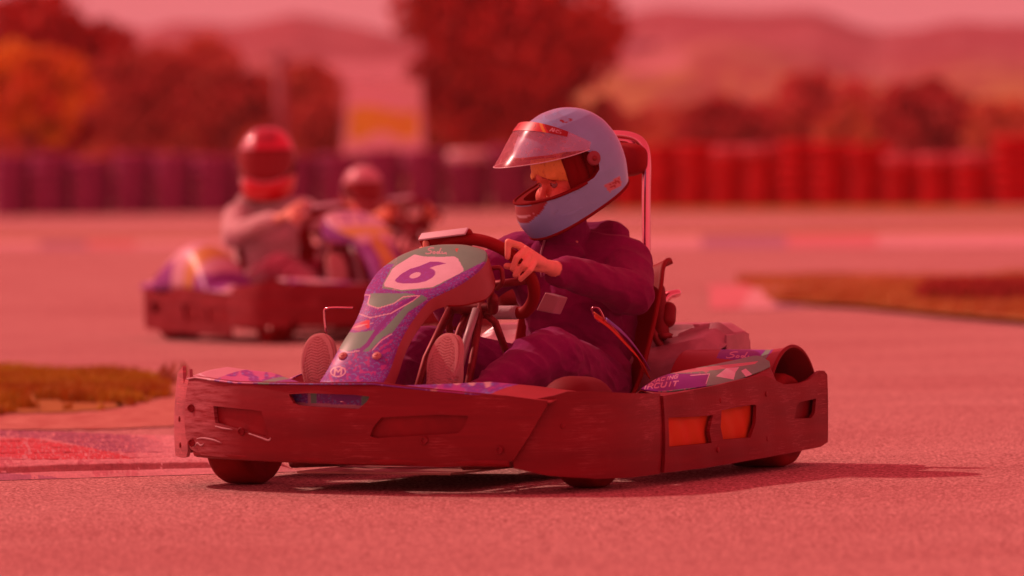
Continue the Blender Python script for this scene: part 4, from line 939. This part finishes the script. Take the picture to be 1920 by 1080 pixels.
    for x in (-.2, .2):
        b = Bld(); b.tube([(x, .0, .07), (x, -.08, .16), (x, -.135, .28)], .008, 8); b.tube([(x - .05, -.14, .28), (x + .05, -.14, .28)], .009, 8, sub=1); b.build('pedal', m_steel, kt)
    Bld().tube([(-.25, -.05, .44), (-.255, -.05, .50), (-.24, -.05, .515), (-.16, -.05, .515)], .0035, 6, sub=3).build('brake_guard', m_chrome, kt)
    Bld().tube([(.27, -.10, .30), (.30, .05, .28), (.33, .2, .22)], .006, 8).build('cable', mat('red_cable', P(235, 20, 25), .5), kt)
    return kt

# ------------------------------------------------------------------ drivers
def remesh_body(caps, vox, smooth=3):
    b = Bld(); [b.cap(a, c, ra, rb, 20) for a, c, ra, rb, t in caps]
    o = b.build('tmp', m_cloth); m = o.modifiers.new('r', 'REMESH'); m.mode = 'VOXEL'; m.voxel_size = vox
    m2 = o.modifiers.new('s', 'SMOOTH'); m2.factor = .5; m2.iterations = smooth
    me = baked(o); bpy.data.objects.remove(o)
    n = len(me.vertices); V = np.zeros(n * 3); me.vertices.foreach_get('co', V); V = V.reshape(-1, 3)
    Fc = np.zeros(len(me.polygons) * 4, int); ok = all(len(p.vertices) == 4 for p in me.polygons[:50])
    me.polygons.foreach_get('vertices', Fc) if ok else None; Fc = Fc.reshape(-1, 4)
    N = np.zeros(n * 3); me.vertices.foreach_get('normal', N); N = N.reshape(-1, 3)
    best = np.full(n, 1e9); tg = np.zeros(n, int)
    names = sorted({c[4] for c in caps})
    for a, c, ra, rb, t in caps:
        a = np.array(a, float); c = np.array(c, float); d = c - a; tt = np.clip(((V - a) @ d) / (d @ d + 1e-9), 0, 1)
        ds = np.linalg.norm(V - a - tt[:, None] * d, axis=1) - (ra + (rb - ra) * tt); k = ds < best; best[k] = ds[k]; tg[k] = names.index(t)
    return V, Fc, N, tg, names
def wrinkle(V, N, tg, names, amp=.004):
    cl = np.isin(tg, [names.index(t) for t in names if t != 'skin']); d = np.zeros(len(V))
    idx = np.nonzero(cl)[0]
    for i in idx:
        p = V[i]; q = Vector((p[0] * 7 + .6 * p[2] * 9, p[1] * 9, p[2] * 16 + p[1] * 7)); a = noise.noise(q); b_ = noise.noise(q * 2.1 + Vector((5, 1, 2)))
        d[i] = amp * (1.6 * (1 - abs(a) * 2.6) + .7 * b_) - amp * .4
    return V + N * d[:, None]
Kp = K
def hand_caps():
    Y = lambda px, py, y: Kp(px, py, y=y); c = []
    kn = [(974, 461), (985, 468), (995, 479), (1003, 490)]; ky = [.392, .392, .395, .40]
    mid = [(953, 454), (969, 483), (982, 497), (994, 507)]; tip = [(951.5, 482), (961, 504), (966, 516), (976, 524)]
    r = [(.0112, .0106, .0088), (.0112, .0104, .0088), (.0108, .0100, .0084), (.0098, .0088, .0075)]
    wr = Y(1026, 500, .50)
    for i in range(4):
        k = Y(*kn[i], ky[i]); m = Y(*mid[i], .352); t = Y(*tip[i], .350)
        c += [(wr, k, .019, .0122, 'skin'), (k, m, r[i][0], r[i][1], 'skin'), (m, t, r[i][1], r[i][2], 'skin')]
    th0 = Y(1008, 500, .44); th1 = Y(978, 502, .385); th2 = Y(950, 499, .362)
    c += [(wr, th0, .019, .016, 'skin'), (th0, th1, .014, .0115, 'skin'), (th1, th2, .0112, .0098, 'skin')]
    c += [(Y(1048, 506, .57), wr, .0245, .0215, 'skin')]
    return c
def driver_caps():
    c = [((0, 1.03, .24), (0, 1.03, .48), .135, .15, 'top'), ((.03, 1.11, .30), (.04, 1.13, .54), .12, .115, 'top'), ((-.075, 1.0, .27), (.075, 1.0, .27), .12, .12, 'top'), ((-.075, 1.03, .56), (.085, 1.04, .56), .125, .12, 'top'),
         ((-.15, .98, .645), (.155, 1.03, .64), .072, .072, 'top'), ((.0, .99, .66), (.015, .95, .74), .075, .066, 'top'), ((-.07, 1.06, .68), (.10, 1.09, .69), .055, .055, 'top'),
         ((-.05, .92, .655), (.05, .93, .65), .035, .035, 'top'),
         ((.175, 1.04, .625), (.262, .90, .528), .076, .066, 'top'), ((.262, .90, .528), (.19, .60, .600), .066, .050, 'top'), ((.20, .64, .592), (.182, .575, .604), .048, .043, 'top'),
         ((-.175, .97, .63), (-.27, .75, .50), .075, .062, 'top'), ((-.27, .75, .50), (-.18, .50, .59), .062, .045, 'top'),
         ((.02, .96, .70), (.03, .93, .79), .055, .05, 'skin'),
         ((.09, .97, .235), (.235, .42, .355), .115, .088, 'legs'), ((.235, .42, .355), (.225, .33, .345), .086, .080, 'legs'), ((.225, .34, .345), (.20, .00, .235), .078, .052, 'legs'), ((.20, .02, .24), (.20, -.10, .22), .050, .042, 'legs'),
         ((-.09, .97, .235), (-.21, .45, .365), .115, .085, 'legs'), ((-.21, .45, .365), (-.205, .0, .235), .08, .052, 'legs'), ((-.205, .02, .24), (-.2, -.10, .22), .050, .042, 'legs'),
         ((0, 1.0, .2), (0, .92, .2), .13, .12, 'legs')]
    c += hand_caps()
    q = np.array([-1, 1, 1.])
    rc = []                    # right hand closes on the far side of the wheel
    for a, b, ra, rb, t in hand_caps(): rc.append((a * q, b * q, ra, rb, t))
    return c + rc
print('remesh'); BV, BF, BN, BT, BNm = remesh_body(driver_caps(), .0034, 1)
BV = wrinkle(BV, BN, BT, BNm)
SL = [(.166, .0, .0, .0), (.163, .035, .04, .035), (.150, .072, .078, .066), (.128, .103, .112, .092), (.095, .130, .141, .114), (.055, .148, .160, .128), (.015, .160, .170, .134), (-.03, .172, .172, .135), (-.07, .185, .166, .131), (-.105, .190, .158, .126), (-.135, .182, .15, .119), (-.165, .165, .14, .112), (-.185, .14, .12, .095)]
def slice_at(c):
    cc = [s[0] for s in SL][::-1]; return [np.interp(c, cc, [s[k] for s in SL][::-1]) for k in (1, 2, 3)]
SLc = catmull([(s[0], s[1], s[2]) for s in SL], 9); SLw = np.interp(SLc[:, 0][::-1], [s[0] for s in SL][::-1], [s[3] for s in SL][::-1])[::-1]
def hel_pt(c, az, off=0):
    cc = SLc[:, 0][::-1]; Fr = np.interp(c, cc, SLc[:, 1][::-1]) + off; Bk = np.interp(c, cc, SLc[:, 2][::-1]) + off; Wd = np.interp(c, cc, SLw[::-1]) + off
    ca, sa = np.cos(az), np.sin(az); e = .88
    a = np.where(ca > 0, Fr, Bk) * np.sign(ca) * np.abs(ca) ** e; b = Wd * np.sign(sa) * np.abs(sa) ** e
    return np.stack([a, b, c + 0 * az], 1)
def closed_helmet(off, n=180):
    V = [(0, 0, .166 + off)]; Fc = []; rows = SLc[1:, 0]
    for c in rows:
        q = hel_pt(np.full(n, c), np.linspace(0, 2 * math.pi, n, endpoint=False), off); q[:, 2] += off * max(0, min(1, c / .12)); V += [tuple(p) for p in q]
    V.append((0, 0, rows[-1] - .002)); m = len(rows)
    for k in range(n): Fc.append((0, 1 + k, 1 + (k + 1) % n))
    for i in range(m - 1):
        for k in range(n): a = 1 + i * n; Fc.append((a + k, a + n + k, a + n + (k + 1) % n, a + (k + 1) % n))
    a = 1 + (m - 1) * n
    for k in range(n): Fc.append((a + k, len(V) - 1, a + (k + 1) % n))
    return V, Fc
PORT = [(.40, .070), (.13, .070), (.06, .062), (.0, .046), (-.022, .028), (-.03, .004), (-.024, -.020), (.0, -.036), (.05, -.046), (.12, -.052), (.40, -.056)]
def port_prism(k=1.0):
    V = [(a, s * .4, c) for s in (-1, 1) for a, c in PORT]; n = len(PORT)
    return V, [list(range(n)), [n + i for i in range(n)][::-1]] + [(i, i + n, (i + 1) % n + n, (i + 1) % n) for i in range(n)]
def make_shell():
    V, Fc = closed_helmet(0); o = obj('tmpA', V, Fc, m_helmet)
    V, Fc = closed_helmet(-.026, 64); V = [(a, b, c) for a, b, c in V]; i = obj('tmpB', V, Fc, m_helmet)
    V, Fc = port_prism(); p = obj('tmpC', V, Fc, m_helmet)
    # slanted base cut
    q = Bld(); ang = math.atan2(.165 - .095, .32); R = [[math.cos(ang), 0, math.sin(ang)], [0, 1, 0], [-math.sin(ang), 0, math.cos(ang)]]
    q.box((0.0, 0, -.131 - .1), (.9, .9, .2), R); q = q.build('tmpD', m_helmet)
    for x in (p, i, q):
        bpy.context.view_layer.update(); bm = bmesh.new(); bm.from_mesh(x.data); bmesh.ops.recalc_face_normals(bm, faces=bm.faces[:]); bm.to_mesh(x.data); bm.free()
        m = o.modifiers.new('b', 'BOOLEAN'); m.operation = 'DIFFERENCE'; m.object = x; m.solver = 'EXACT'
    bm = bmesh.new(); bm.from_mesh(o.data); bmesh.ops.recalc_face_normals(bm, faces=bm.faces[:]); bm.to_mesh(o.data); bm.free()
    me = baked(o)
    for x in (o, i, p, q): bpy.data.objects.remove(x)
    return me, ang
SHELL, BANG = make_shell()
def outer_dist(V):          # how far inside the outer skin a vertex lies (0 = on it)
    az = np.arctan2(V[:, 1], V[:, 0]); lo = np.full(len(V), -.03)
    q = hel_pt(V[:, 2], np.arctan2(V[:, 1] / .135, V[:, 0] / .165)); return np.hypot(q[:, 0], q[:, 1]) - np.hypot(V[:, 0], V[:, 1])
def head_frame(Cc, az, pit):    # heading az (0 = kart forward, + = towards the driver's left), pitched down
    a = np.array([math.sin(az), -math.cos(az), 0]); b = np.array([math.cos(az), math.sin(az), 0]); u = np.array([0, 0, 1.])
    a2 = a * math.cos(pit) - u * math.sin(pit); u2 = u * math.cos(pit) + a * math.sin(pit)
    M = Matrix.Identity(4)
    for i in range(3): M[i][0] = a2[i]; M[i][1] = b[i]; M[i][2] = u2[i]; M[i][3] = Cc[i]
    return M
def add_helmet(par, Cc, az, pit, paint, visor_up, face=True, scale=1, px=None, skin=None, cap=None, vis_paint=None, closed_dark=False):
    he = empty('helmet'); he.parent = par; he.matrix_local = head_frame(Cc, az, pit) @ Matrix.Scale(scale, 4)
    Mx = np.array(head_frame(Cc, az, pit) @ Matrix.Scale(scale, 4))
    me = SHELL; n = len(me.vertices); V = np.zeros(n * 3); me.vertices.foreach_get('co', V); V = V.reshape(-1, 3)
    Fc = [list(p.vertices) for p in me.polygons]; cen = np.array([p.center for p in me.polygons]); od = outer_dist(cen); nrm = np.array([p.normal for p in me.polygons])
    cc = SLc[:, 0][::-1]; Fr = np.interp(cen[:, 2], cc, SLc[:, 1][::-1]); Bk = np.interp(cen[:, 2], cc, SLc[:, 2][::-1]); Wd = np.interp(cen[:, 2], cc, SLw[::-1]); q_ = 2 / .88
    val = (np.abs(cen[:, 0] / (np.where(cen[:, 0] > 0, Fr, Bk) + 1e-6)) ** q_ + np.abs(cen[:, 1] / (Wd + 1e-6)) ** q_) ** (1 / q_)
    out = (val > .972) | (cen[:, 2] > .152)
    def tok(V): q = V.copy(); q[:, 1] = np.abs(q[:, 1]); return (q @ Mx[:3, :3].T) + Mx[:3, 3]
    c = np.zeros((n, 3)); paint(V, tok(V), c)
    base = V[:, 2] - (V[:, 0] * -math.tan(BANG) - .131)
    c[base < .004] = (.24, .012, .012)
    obj('shell', V, Fc, [m_helmet, m_lining], he, colr=c, mi=(~out).astype(int), auto=38)
    trim = []
    for t in np.linspace(0, 2 * math.pi, 48, endpoint=False):
        g = -.13
        for _ in range(20): pp_ = hel_pt(np.array([g]), np.array([t]), .0)[0]; g = -pp_[0] * math.tan(BANG) - .128
        trim.append(hel_pt(np.array([g]), np.array([t]), -.002)[0])
    Bld().tube(trim, .0055, 10, True, 2).build('base_trim', m_lining, he)
    # rubber seal round the eye port
    seal = []
    for a_, c_ in PORT[1:-1]:
        az_ = math.acos(max(-1, min(1, a_ / (slice_at(c_)[0] if a_ > 0 else slice_at(c_)[1])))); seal.append((c_, az_))
    pts = []
    for c_, az_ in seal: pts.append(hel_pt(np.array([c_]), np.array([az_]), .001)[0])
    q = [p for p in pts]; ctr_t = [hel_pt(np.array([.060]), np.array([t]), .001)[0] for t in (.25, 0, -.25)]; ctr_b = [hel_pt(np.array([-.076]), np.array([t]), .001)[0] for t in (-.35, 0, .35)]
    top_arc = [hel_pt(np.array([.070 - .012 * abs(t) ** 3]), np.array([t]), .001)[0] for t in np.linspace(-1.1, 1.1, 15)]
    bot = []
    for t in np.linspace(-1.45, 1.45, 25):
        g = 0
        for _ in range(25): p = hel_pt(np.array([g]), np.array([t]), .001)[0]; g = float(np.interp(p[0], [x[0] for x in PORT[5:]], [x[1] for x in PORT[5:]]))
        bot.append(hel_pt(np.array([g]), np.array([t]), .001)[0])
    Bld().tube(top_arc, .004, 8, sub=2).tube(bot, .0045, 8, sub=2).build('seal', m_lining, he)
    if face:
        fc = [((-.02, 0, .02), (.0, 0, .01), .098, .092, 'hair'), ((.01, 0, -.04), (.025, 0, -.06), .082, .062, 'skin'), ((.084, 0, -.012), (.103, 0, -.048), .0095, .0105, 'skin'), ((.100, .0075, -.051), (.100, -.0075, -.051), .0085, .0085, 'skin'),
              ((.082, -.045, .012), (.082, .045, .012), .016, .016, 'skin'), ((.062, .042, -.052), (.055, .045, -.06), .033, .03, 'skin'), ((.062, -.042, -.052), (.055, -.045, -.06), .033, .03, 'skin'),
              ((.088, -.018, -.083), (.088, .018, -.083), .013, .013, 'skin'), ((.07, 0, -.105), (.07, 0, -.11), .025, .022, 'skin'), ((.0, 0, .03), (.02, 0, .035), .094, .088, 'hair')]
        V, F2, N, tg, nm = remesh_body([(np.array(a), np.array(b), ra, rb, t) for a, b, ra, rb, t in fc], .003, 4)
        for sy in (1, -1):
            e = np.array([.088, sy * .034, -.012]); d = np.linalg.norm((V - e) * [1, .8, 1.25], axis=1); k = np.exp(-(d / .015) ** 2); V[:, 0] -= .010 * k
        c = np.tile(np.array(skin), (len(V), 1)); hr = (V[:, 2] > .022 - .42 * np.abs(V[:, 1])) | (np.abs(V[:, 1]) > .083) | (V[:, 0] < .02); c[hr] = cap
        c[hr & (vnoise(V[:, 1] * 3, V[:, 2] * 1.2 + V[:, 0], 60, 2) > .75)] = np.array(cap) * [.85, .7, .8]
        br = (np.abs(np.abs(V[:, 1]) - .036) < .02) & (np.abs(V[:, 2] - .006 + .25 * (np.abs(V[:, 1]) - .036)) < .0028) & (V[:, 0] > .05); c[br] = np.array(skin) * [.6, .3, .4]
        V[hr] += N[hr] * .003
        for sy in (1, -1):
            cpd = Bld(); cpd.cap((.012, sy * .083, -.070), (.014, sy * .083, .035), .026, .026, 20); cpd.cap((-.022, sy * .078, -.060), (-.022, sy * .078, .035), .028, .028, 20); cpd.cap((.030, sy * .082, -.060), (.034, sy * .080, .030), .022, .022, 20); cpd.build('cheek_pad', m_lining, he)
        fo = obj('face', V, F2, m_skin, he, colr=c); fo.location = (0, 0, -.027); fo.rotation_euler = (0, math.radians(-9), 0)
        for sy in (1, -1):
            b = Bld(); b.cap((.072, sy * .034, -.013), (.0722, sy * .034, -.013), .0132, .0132, 24); b.build('eye', mat('eye_white', P(175, 80, 78), .25), fo)
            Bld().cap((.0795, sy * .034 - .001, -.0135), (.0798, sy * .034 - .001, -.0135), .0068, .0068, 16).build('pupil', mat('eye_dark', (.22, .01, .01), .15), fo)
            Bld().tube([(.078, sy * .020, -.0100), (.0865, sy * .034, -.0050), (.078, sy * .049, -.0105)], .0032, 8).build('eyelid', m_skin2 if False else mat('eyelid_skin', tuple(np.array(skin) * [.85, .7, .7]), .6), fo)
    # visor
    def vis(off):
        def fn(u, v):
            az_ = (u - .5) * 2 * math.radians(88); tp = .078 - .030 * np.abs(u - .5) ** 2 * 4 * .6; bt = -.074 + .111 * (np.abs(u - .5) * 2) ** 1.9
            c_ = bt + (tp - bt) * v; return hel_pt(c_, az_, off)
        return fn
    off = .010 if visor_up else .003
    nv = (240, 110) if px else (60, 30)
    V, Fc = grid(vis(off), *nv)
    if visor_up:
        cs, sn = math.cos(visor_up), math.sin(visor_up); pv = np.array([-.012, 0, .018]); q = V - pv; q[:, 0] *= 1.02; q[:, 2] *= 1.0
        V = np.stack([q[:, 0] * cs - q[:, 2] * sn, q[:, 1] * 1.02, q[:, 0] * sn + q[:, 2] * cs], 1) + pv
    vm = m_visor if not closed_dark else mat('dark_visor', (.26, .03, .03), .4, spec=.3)
    vo = obj('visor', V, Fc, vm, he)
    rim_ = V.reshape(nv[0], nv[1], 3)[:, 0]; Bld().tube([tuple(p) for p in rim_[::8]] + [tuple(rim_[-1])], .0016, 6, sub=2).build('visor_edge', mat('visor_rim', P(232, 128, 130), .3), vo)
    for sy in (1, -1):
        p = np.array([-.012, sy * (slice_at(.018)[2] + .010), .018]); b = Bld(); b.disc(p - [0, sy * .002, 0], (0, sy, 0), .021, .006, 28); b.build('pivot', mat('pivot_plastic', (.28, .07, .085), .5), vo)
        b = Bld(); b.disc(p + [0, sy * .004, 0], (0, sy, 0), .008, .003); b.build('pivot_screw', m_steel, vo)
    if vis_paint is not None:
        vis_paint(V, Fc, nv, tok, vo)
    return he
HCOL = (.24, .62, .95)
def paint_h1(V, Kv, c):
    X, Y = kpx(Kv); c[:] = HCOL; z5 = lambda *p: z1(*p, o=(960, 280), k=7.71); z4 = lambda *p: z1(*p, o=(900, 180), k=3.6)
    pol = lambda p: inpoly(X, Y, p)
    f = pol(z5((-40, 770), (250, 800), (520, 745), (430, 910), (240, 1060), (180, 1075), (60, 1040), (-60, 900))); c[f] = (.28, .04, .045)
    c[f & pol(z5((0, 800), (250, 790), (400, 750), (260, 810), (0, 850)))] = HCOL
    c[f & pol(z5((-40, 945), (160, 965), (320, 925), (200, 990), (100, 1000), (-40, 985)))] = P(215, 105, 108)
    c[pol(z4((840, 605), (945, 540), (955, 580), (950, 605), (875, 650)))] = P(205, 80, 80)
    c[pol(z4((850, 610), (940, 555), (945, 590), (878, 638))) & (hashn(X + Y * .4, Y, .45, 2) > .5)] = (.3, .03, .03)
    c[pol(z4((535, 165), (575, 148), (620, 152), (622, 165), (590, 180), (560, 182)))] = (.26, .02, .02)
    c[pol(z4((440, 140), (455, 125), (465, 140), (460, 155)))] = (.26, .02, .02)
    c[pol(z4((900, 190), (915, 200), (940, 270), (925, 265)))] = (.26, .02, .02)
    c[nearseg(X, Y, z4((500, 800), (600, 690), (690, 610)), 1.2)] = np.array(HCOL) * .8
    c[pol(z4((500, 815), (620, 780), (700, 745), (620, 800)))] = np.array(HCOL) * 1.15
    d = vnoise(X, Y, .05, 2) + .5 * vnoise(X, Y, .15, 5); k = (d > 1.05) & (Y < 275); c[k] = np.array(HCOL) * .75 + np.array(P(150, 74, 92)) * .25
def vis_sticker(V, Fc, nv, tok, vo):
    Kv = tok(V); X, Y = kpx(Kv); z4 = lambda *p: z1(*p, o=(900, 180), k=3.6); G = V.reshape(nv[0], nv[1], 3); v = np.tile(np.linspace(0, 1, nv[1]), nv[0])
    # band along the visor's upper edge
    u = np.repeat(np.linspace(0, 1, nv[0]), nv[1]); band = (v > .80) & (np.abs(u - .5) < .36)
    keep = band[Fc].all(1); used = np.unique(Fc[keep]); mp = -np.ones(len(V), int); mp[used] = np.arange(len(used))
    o = V[used] * 1.0; d = o - np.array([0, 0, .0]); d /= np.linalg.norm(d, axis=1)[:, None]; o = o + d * .0015
    t = (u[used] - .5) / .36 if True else 0; t = np.abs(t); w_ = (v[used] - .80) / .2
    c = np.tile(np.array(P(215, 30, 32)), (len(used), 1)); s = t + .18 * (w_ - .5)
    c[(s > .46) & (s < .53)] = P(235, 105, 40); c[(s > .58)] = (.30, .02, .02); c[(s > .53) & (s < .58)] = P(215, 30, 32)
    tm = text_mask(t, w_, 'ARS', (.66, .30), (.085, 0), (0, .5), .022, .9); c[tm] = P(215, 110, 112)
    tm = text_mask(t, w_, 'DID', (.12, .3), (.09, 0), (0, .5), .022, .9); c[tm] = (.3, .02, .02)
    obj('visor_strip', o, mp[Fc[keep]], m_paint, vo, colr=c)
def shoes(par, cols=(205, 88, 84), mirror=1):
    for x in (.2, -.2):
        sh = empty('shoe', (x * 1.0, -.175, .315), 0); sh.parent = par; sh.rotation_euler = (math.radians(-12), math.radians(4 if x > 0 else -6), math.radians(-4 if x > 0 else 8))
        def outl(t, k=1.0):       # sole outline in x-z, heel at the bottom
            a = t * 2 * math.pi; z = .130 * np.sin(a); w_ = .050 + .010 * np.sin(a) - .008 * np.exp(-((z + .01) / .04) ** 2)
            return np.sign(np.cos(a)) * np.abs(np.cos(a)) ** .8 * w_ * k, z * k
        def sole(u, v):
            X_, Z_ = outl(u, 1.0); k = np.clip(v * 1.6, 0, 1); X_ *= k; Z_ *= k; y = -.014 + .020 * np.clip((v - .7) / .3, 0, 1) + .030 * (Z_ / .13) ** 2 * np.sign(Z_) * .5
            return np.stack([X_, y, Z_], 1)
        V, Fc = grid(sole, 160, 90); c = np.tile(np.array(P(*cols)), (len(V), 1)); xx, zz = V[:, 0], V[:, 2]
        pat = ((zz * 120 + 1.0 * np.abs(((xx * 50) % 2) - 1)) % 1.0) < .40; inside = (np.hypot(xx / .046, zz / .12) < 1)
        c[pat & inside] = np.array(P(*cols)) * [.72, .5, .5]; V[pat & inside, 1] += .0012
        obj('sole', V, Fc, m_sole, sh, colr=c, solid=.004)
        def upper(u, v):
            X_, Z_ = outl(u, 1.0); k = np.sqrt(np.clip(1 - v ** 1.7, 0, 1)) * .98; lift = np.interp(Z_, [-.13, -.02, .13], [.105, .09, .045])
            return np.stack([X_ * k, .006 + lift * v, Z_ * (k * .96) - .02 * v], 1)
        V, Fc = grid(upper, 60, 24); obj('upper', V, Fc, mat('shoe_canvas', P(215, 96, 92), .8, bump=.001, bscale=300), sh)
def driver(name_label, loc, rz, top, legs, skin, mirror=False, sc_=1.0, belt=True):
    r = empty('person', loc, rz, label=name_label, cat='person'); r.scale = (sc_,) * 3
    V = BV.copy(); Fc = BF.copy(); c = np.zeros((len(V), 3))
    pal = dict(top=top, legs=legs, skin=skin)
    for i, nm in enumerate(BNm): c[BT == i] = pal[nm]
    if mirror: V[:, 0] *= -1; Fc = Fc[:, ::-1].copy()
    sk = (BT[Fc] == BNm.index('skin')).sum(1) >= 2
    obj('body', V, Fc, [m_cloth, m_skin], r, colr=c, mi=sk.astype(int))
    return r
print('karts')
navy_t = (.24, .018, .14); navy_l = (.24, .020, .17)
kart1 = build_kart('muddy kart number 6 in sharp focus, green and purple nose, black bumpers', KO.tolist(), -TH, paint_nose, True)
d1 = driver('driver of kart 6 in navy hoodie and pale blue helmet with raised visor', KO.tolist(), -TH, navy_t, navy_l, S(208, 66, 56))
HC1 = np.array([.035, .927, .914])
AZ1 = math.atan2(-.53, .848)
h1 = add_helmet(d1, HC1, AZ1, math.radians(18.5), paint_h1, math.radians(36), True, 1.05, px=True, skin=S(168, 42, 34), cap=(.85, .55, .13), vis_paint=vis_sticker)
shoes(d1)
# hoodie details
Bld().tube([(-.03, .905, .70), (-.035, .88, .64), (-.03, .875, .58)], .0035, 6).build('drawstring', mat('cord', P(190, 80, 90), .8), d1)
# lap and shoulder belts of the kart
b = Bld()
def ribbon(pts, wd, m, par, name, th=.003):
    C = catmull(pts, 8); V = []; Fc = []
    T = np.gradient(C, axis=0); T /= np.linalg.norm(T, axis=1)[:, None]
    for i, p in enumerate(C):
        o = p - np.array([0, 1.0, .28]); o[1] = 0; n = np.cross(T[i], np.array([.6, -.2, .8])); n /= np.linalg.norm(n); V += [p - n * wd / 2, p + n * wd / 2]
    for i in range(len(C) - 1): Fc.append((2 * i, 2 * i + 1, 2 * i + 3, 2 * i + 2))
    return obj(name, V, Fc, m, par, solid=th)
sb = empty('seat_belt'); sb.parent = kart1
ribbon([(.205, .765, .470), (.232, .81, .435), (.252, .87, .385), (.262, .94, .335), (.25, 1.02, .28)], .034, m_strap, sb, 'lap_strap')
ribbon([(.228, .80, .455), (.255, .87, .405), (.265, .95, .345), (.255, 1.02, .30)], .02, mat('blue_webbing', S(122, 40, 80), .8), sb, 'lap_strap')
b = Bld(); b.tube([(.195, .765, .485), (.215, .77, .49), (.225, .785, .455), (.205, .785, .45)], .0035, 8, True); b.build('buckle', m_chrome, sb)
V0 = [K(*p, y=.60) for p in [(1022, 548), (1050, 556), (1036, 588), (1005, 582)]]; V1 = [v + np.array([.012, .03, -.004]) for v in V0]
obj('buckle_box', V0 + V1, [(3, 2, 1, 0), (4, 5, 6, 7), (0, 1, 5, 4), (1, 2, 6, 5), (2, 3, 7, 6), (3, 0, 4, 7)], mat('box_metal', P(215, 100, 104), .35, .3), sb, smooth=False, bevel=.003)

fbm = [c_ for c_ in kart1.children if c_.name.startswith('front_bumper')][0]
m_burr = mat('torn_plastic', P(205, 96, 98), .6)
for g_ in ([(-.445, .186), (-.415, .181), (-.375, .178)], [(-.31, .168), (-.265, .157), (-.238, .150), (-.229, .157)], [(-.53, .147), (-.50, .150), (-.455, .146), (-.425, .138)], [(-.545, .125), (-.53, .135), (-.515, .128), (-.50, .134)], [(.01, .262), (.02, .262)]):
    Bld().tube([f_main(a, b, .0005) for a, b in g_], [.0012] + [.0026] * (len(g_) - 2) + [.0012], 6, sub=4).build('gouge', m_burr, fbm)
# second kart: follows behind, heading to the right
K2 = (-.765, 30.2, 0)
W2 = P(225, 112, 118); Y2 = P(215, 100, 50); U2 = P(150, 40, 96)
kart2 = build_kart('white purple and yellow kart with number 77 blurred behind the nose of the first kart', K2, TH, paint_alt(W2, U2, Y2, P(150, 40, 96)), False, colr=(W2, U2, Y2), rest=False)
d2 = driver('adult in a grey pink sweatshirt and glossy red helmet driving the second kart', (K2[0] - .045, K2[1], 0), TH, (.66, .66, .64), (.3, .05, .10), S(200, 70, 60), True, 1.06)
def paint_h2(V, Kv, c):
    c[:] = P(236, 25, 45); c[(V[:, 1] < -.05) & (V[:, 0] < .13)] = P(225, 95, 100); c[(V[:, 0] > .08) & (V[:, 2] < -.09)] = P(225, 10, 18); c[(V[:, 2] > .10) & (V[:, 0] > .0) & (np.abs(V[:, 1]) < .05)] = (.4, .03, .06)
h2 = add_helmet(d2, np.array([-.045, .95, .90]), math.radians(-30), math.radians(6), paint_h2, 0, False, 1.10, closed_dark=True)
shoes(d2)
def side_cowl():
    def fn(u, v):
        y = .50 + .85 * u; hgt = .23 * np.sin(np.clip(u * 1.15, 0, 1) * math.pi) ** .8 + .05 * u; t = v * math.pi
        x = -.56 - .15 * np.cos(t); z = .27 + hgt * np.sin(t) ** .7
        return np.stack([x, y, z], 1)
    V, Fc = grid(fn, 50, 30); c = np.tile(np.array(W2), (len(V), 1)); c[(V[:, 1] < .78) & (V[:, 1] > .66)] = Y2; c[(V[:, 1] < .66) & (V[:, 2] < .36)] = U2; c[(V[:, 0] < -.68) & (V[:, 1] > .95)] = U2
    obj('side_cowl', V, Fc, m_paint, kart2, colr=c, solid=.005)
side_cowl()
K3 = (-.46, 35.7, 0)
P3 = P(222, 104, 106)
kart3 = build_kart('pale kart mostly hidden behind the second kart, only its steering wheel clear', K3, TH * 1.1, paint_alt(P3, P3, P3, P(150, 40, 96)), False, colr=(P3, P3, P3), rest=False, nose=False)
d3 = driver('small driver with a pink white helmet peeking out behind the number 77 nose panel', K3, TH * 1.1, (.34, .06, .07), (.3, .04, .07), S(200, 60, 45), True, .97)
def paint_h3(V, Kv, c):
    c[:] = P(225, 100, 104); c[(V[:, 2] < -.02)] = P(190, 50, 52)
h3 = add_helmet(d3, np.array([-.03, .93, .80]), math.radians(-10), math.radians(8), paint_h3, 0, False, .95, closed_dark=True)
shoes(d3)

# ------------------------------------------------------------------ the hazy air over the track
hb = Bld().box((0, 800, 45), (1700, 1740, 92)).build('haze', None, None, smooth=False)
hmt = bpy.data.materials.new('haze_air'); hmt.use_nodes = True; hn = hmt.node_tree; hn.nodes.clear()
ho = hn.nodes.new('ShaderNodeOutputMaterial'); hv = hn.nodes.new('ShaderNodeVolumePrincipled'); hv.inputs['Density'].default_value = .0002; hv.inputs['Color'].default_value = (.9, .9, .9, 1)
hn.links.new(hv.outputs[0], ho.inputs['Volume']); hb.data.materials.clear(); hb.data.materials.append(hmt); tag(hb, 'thin haze over the track and hills', 'haze', kind='stuff')
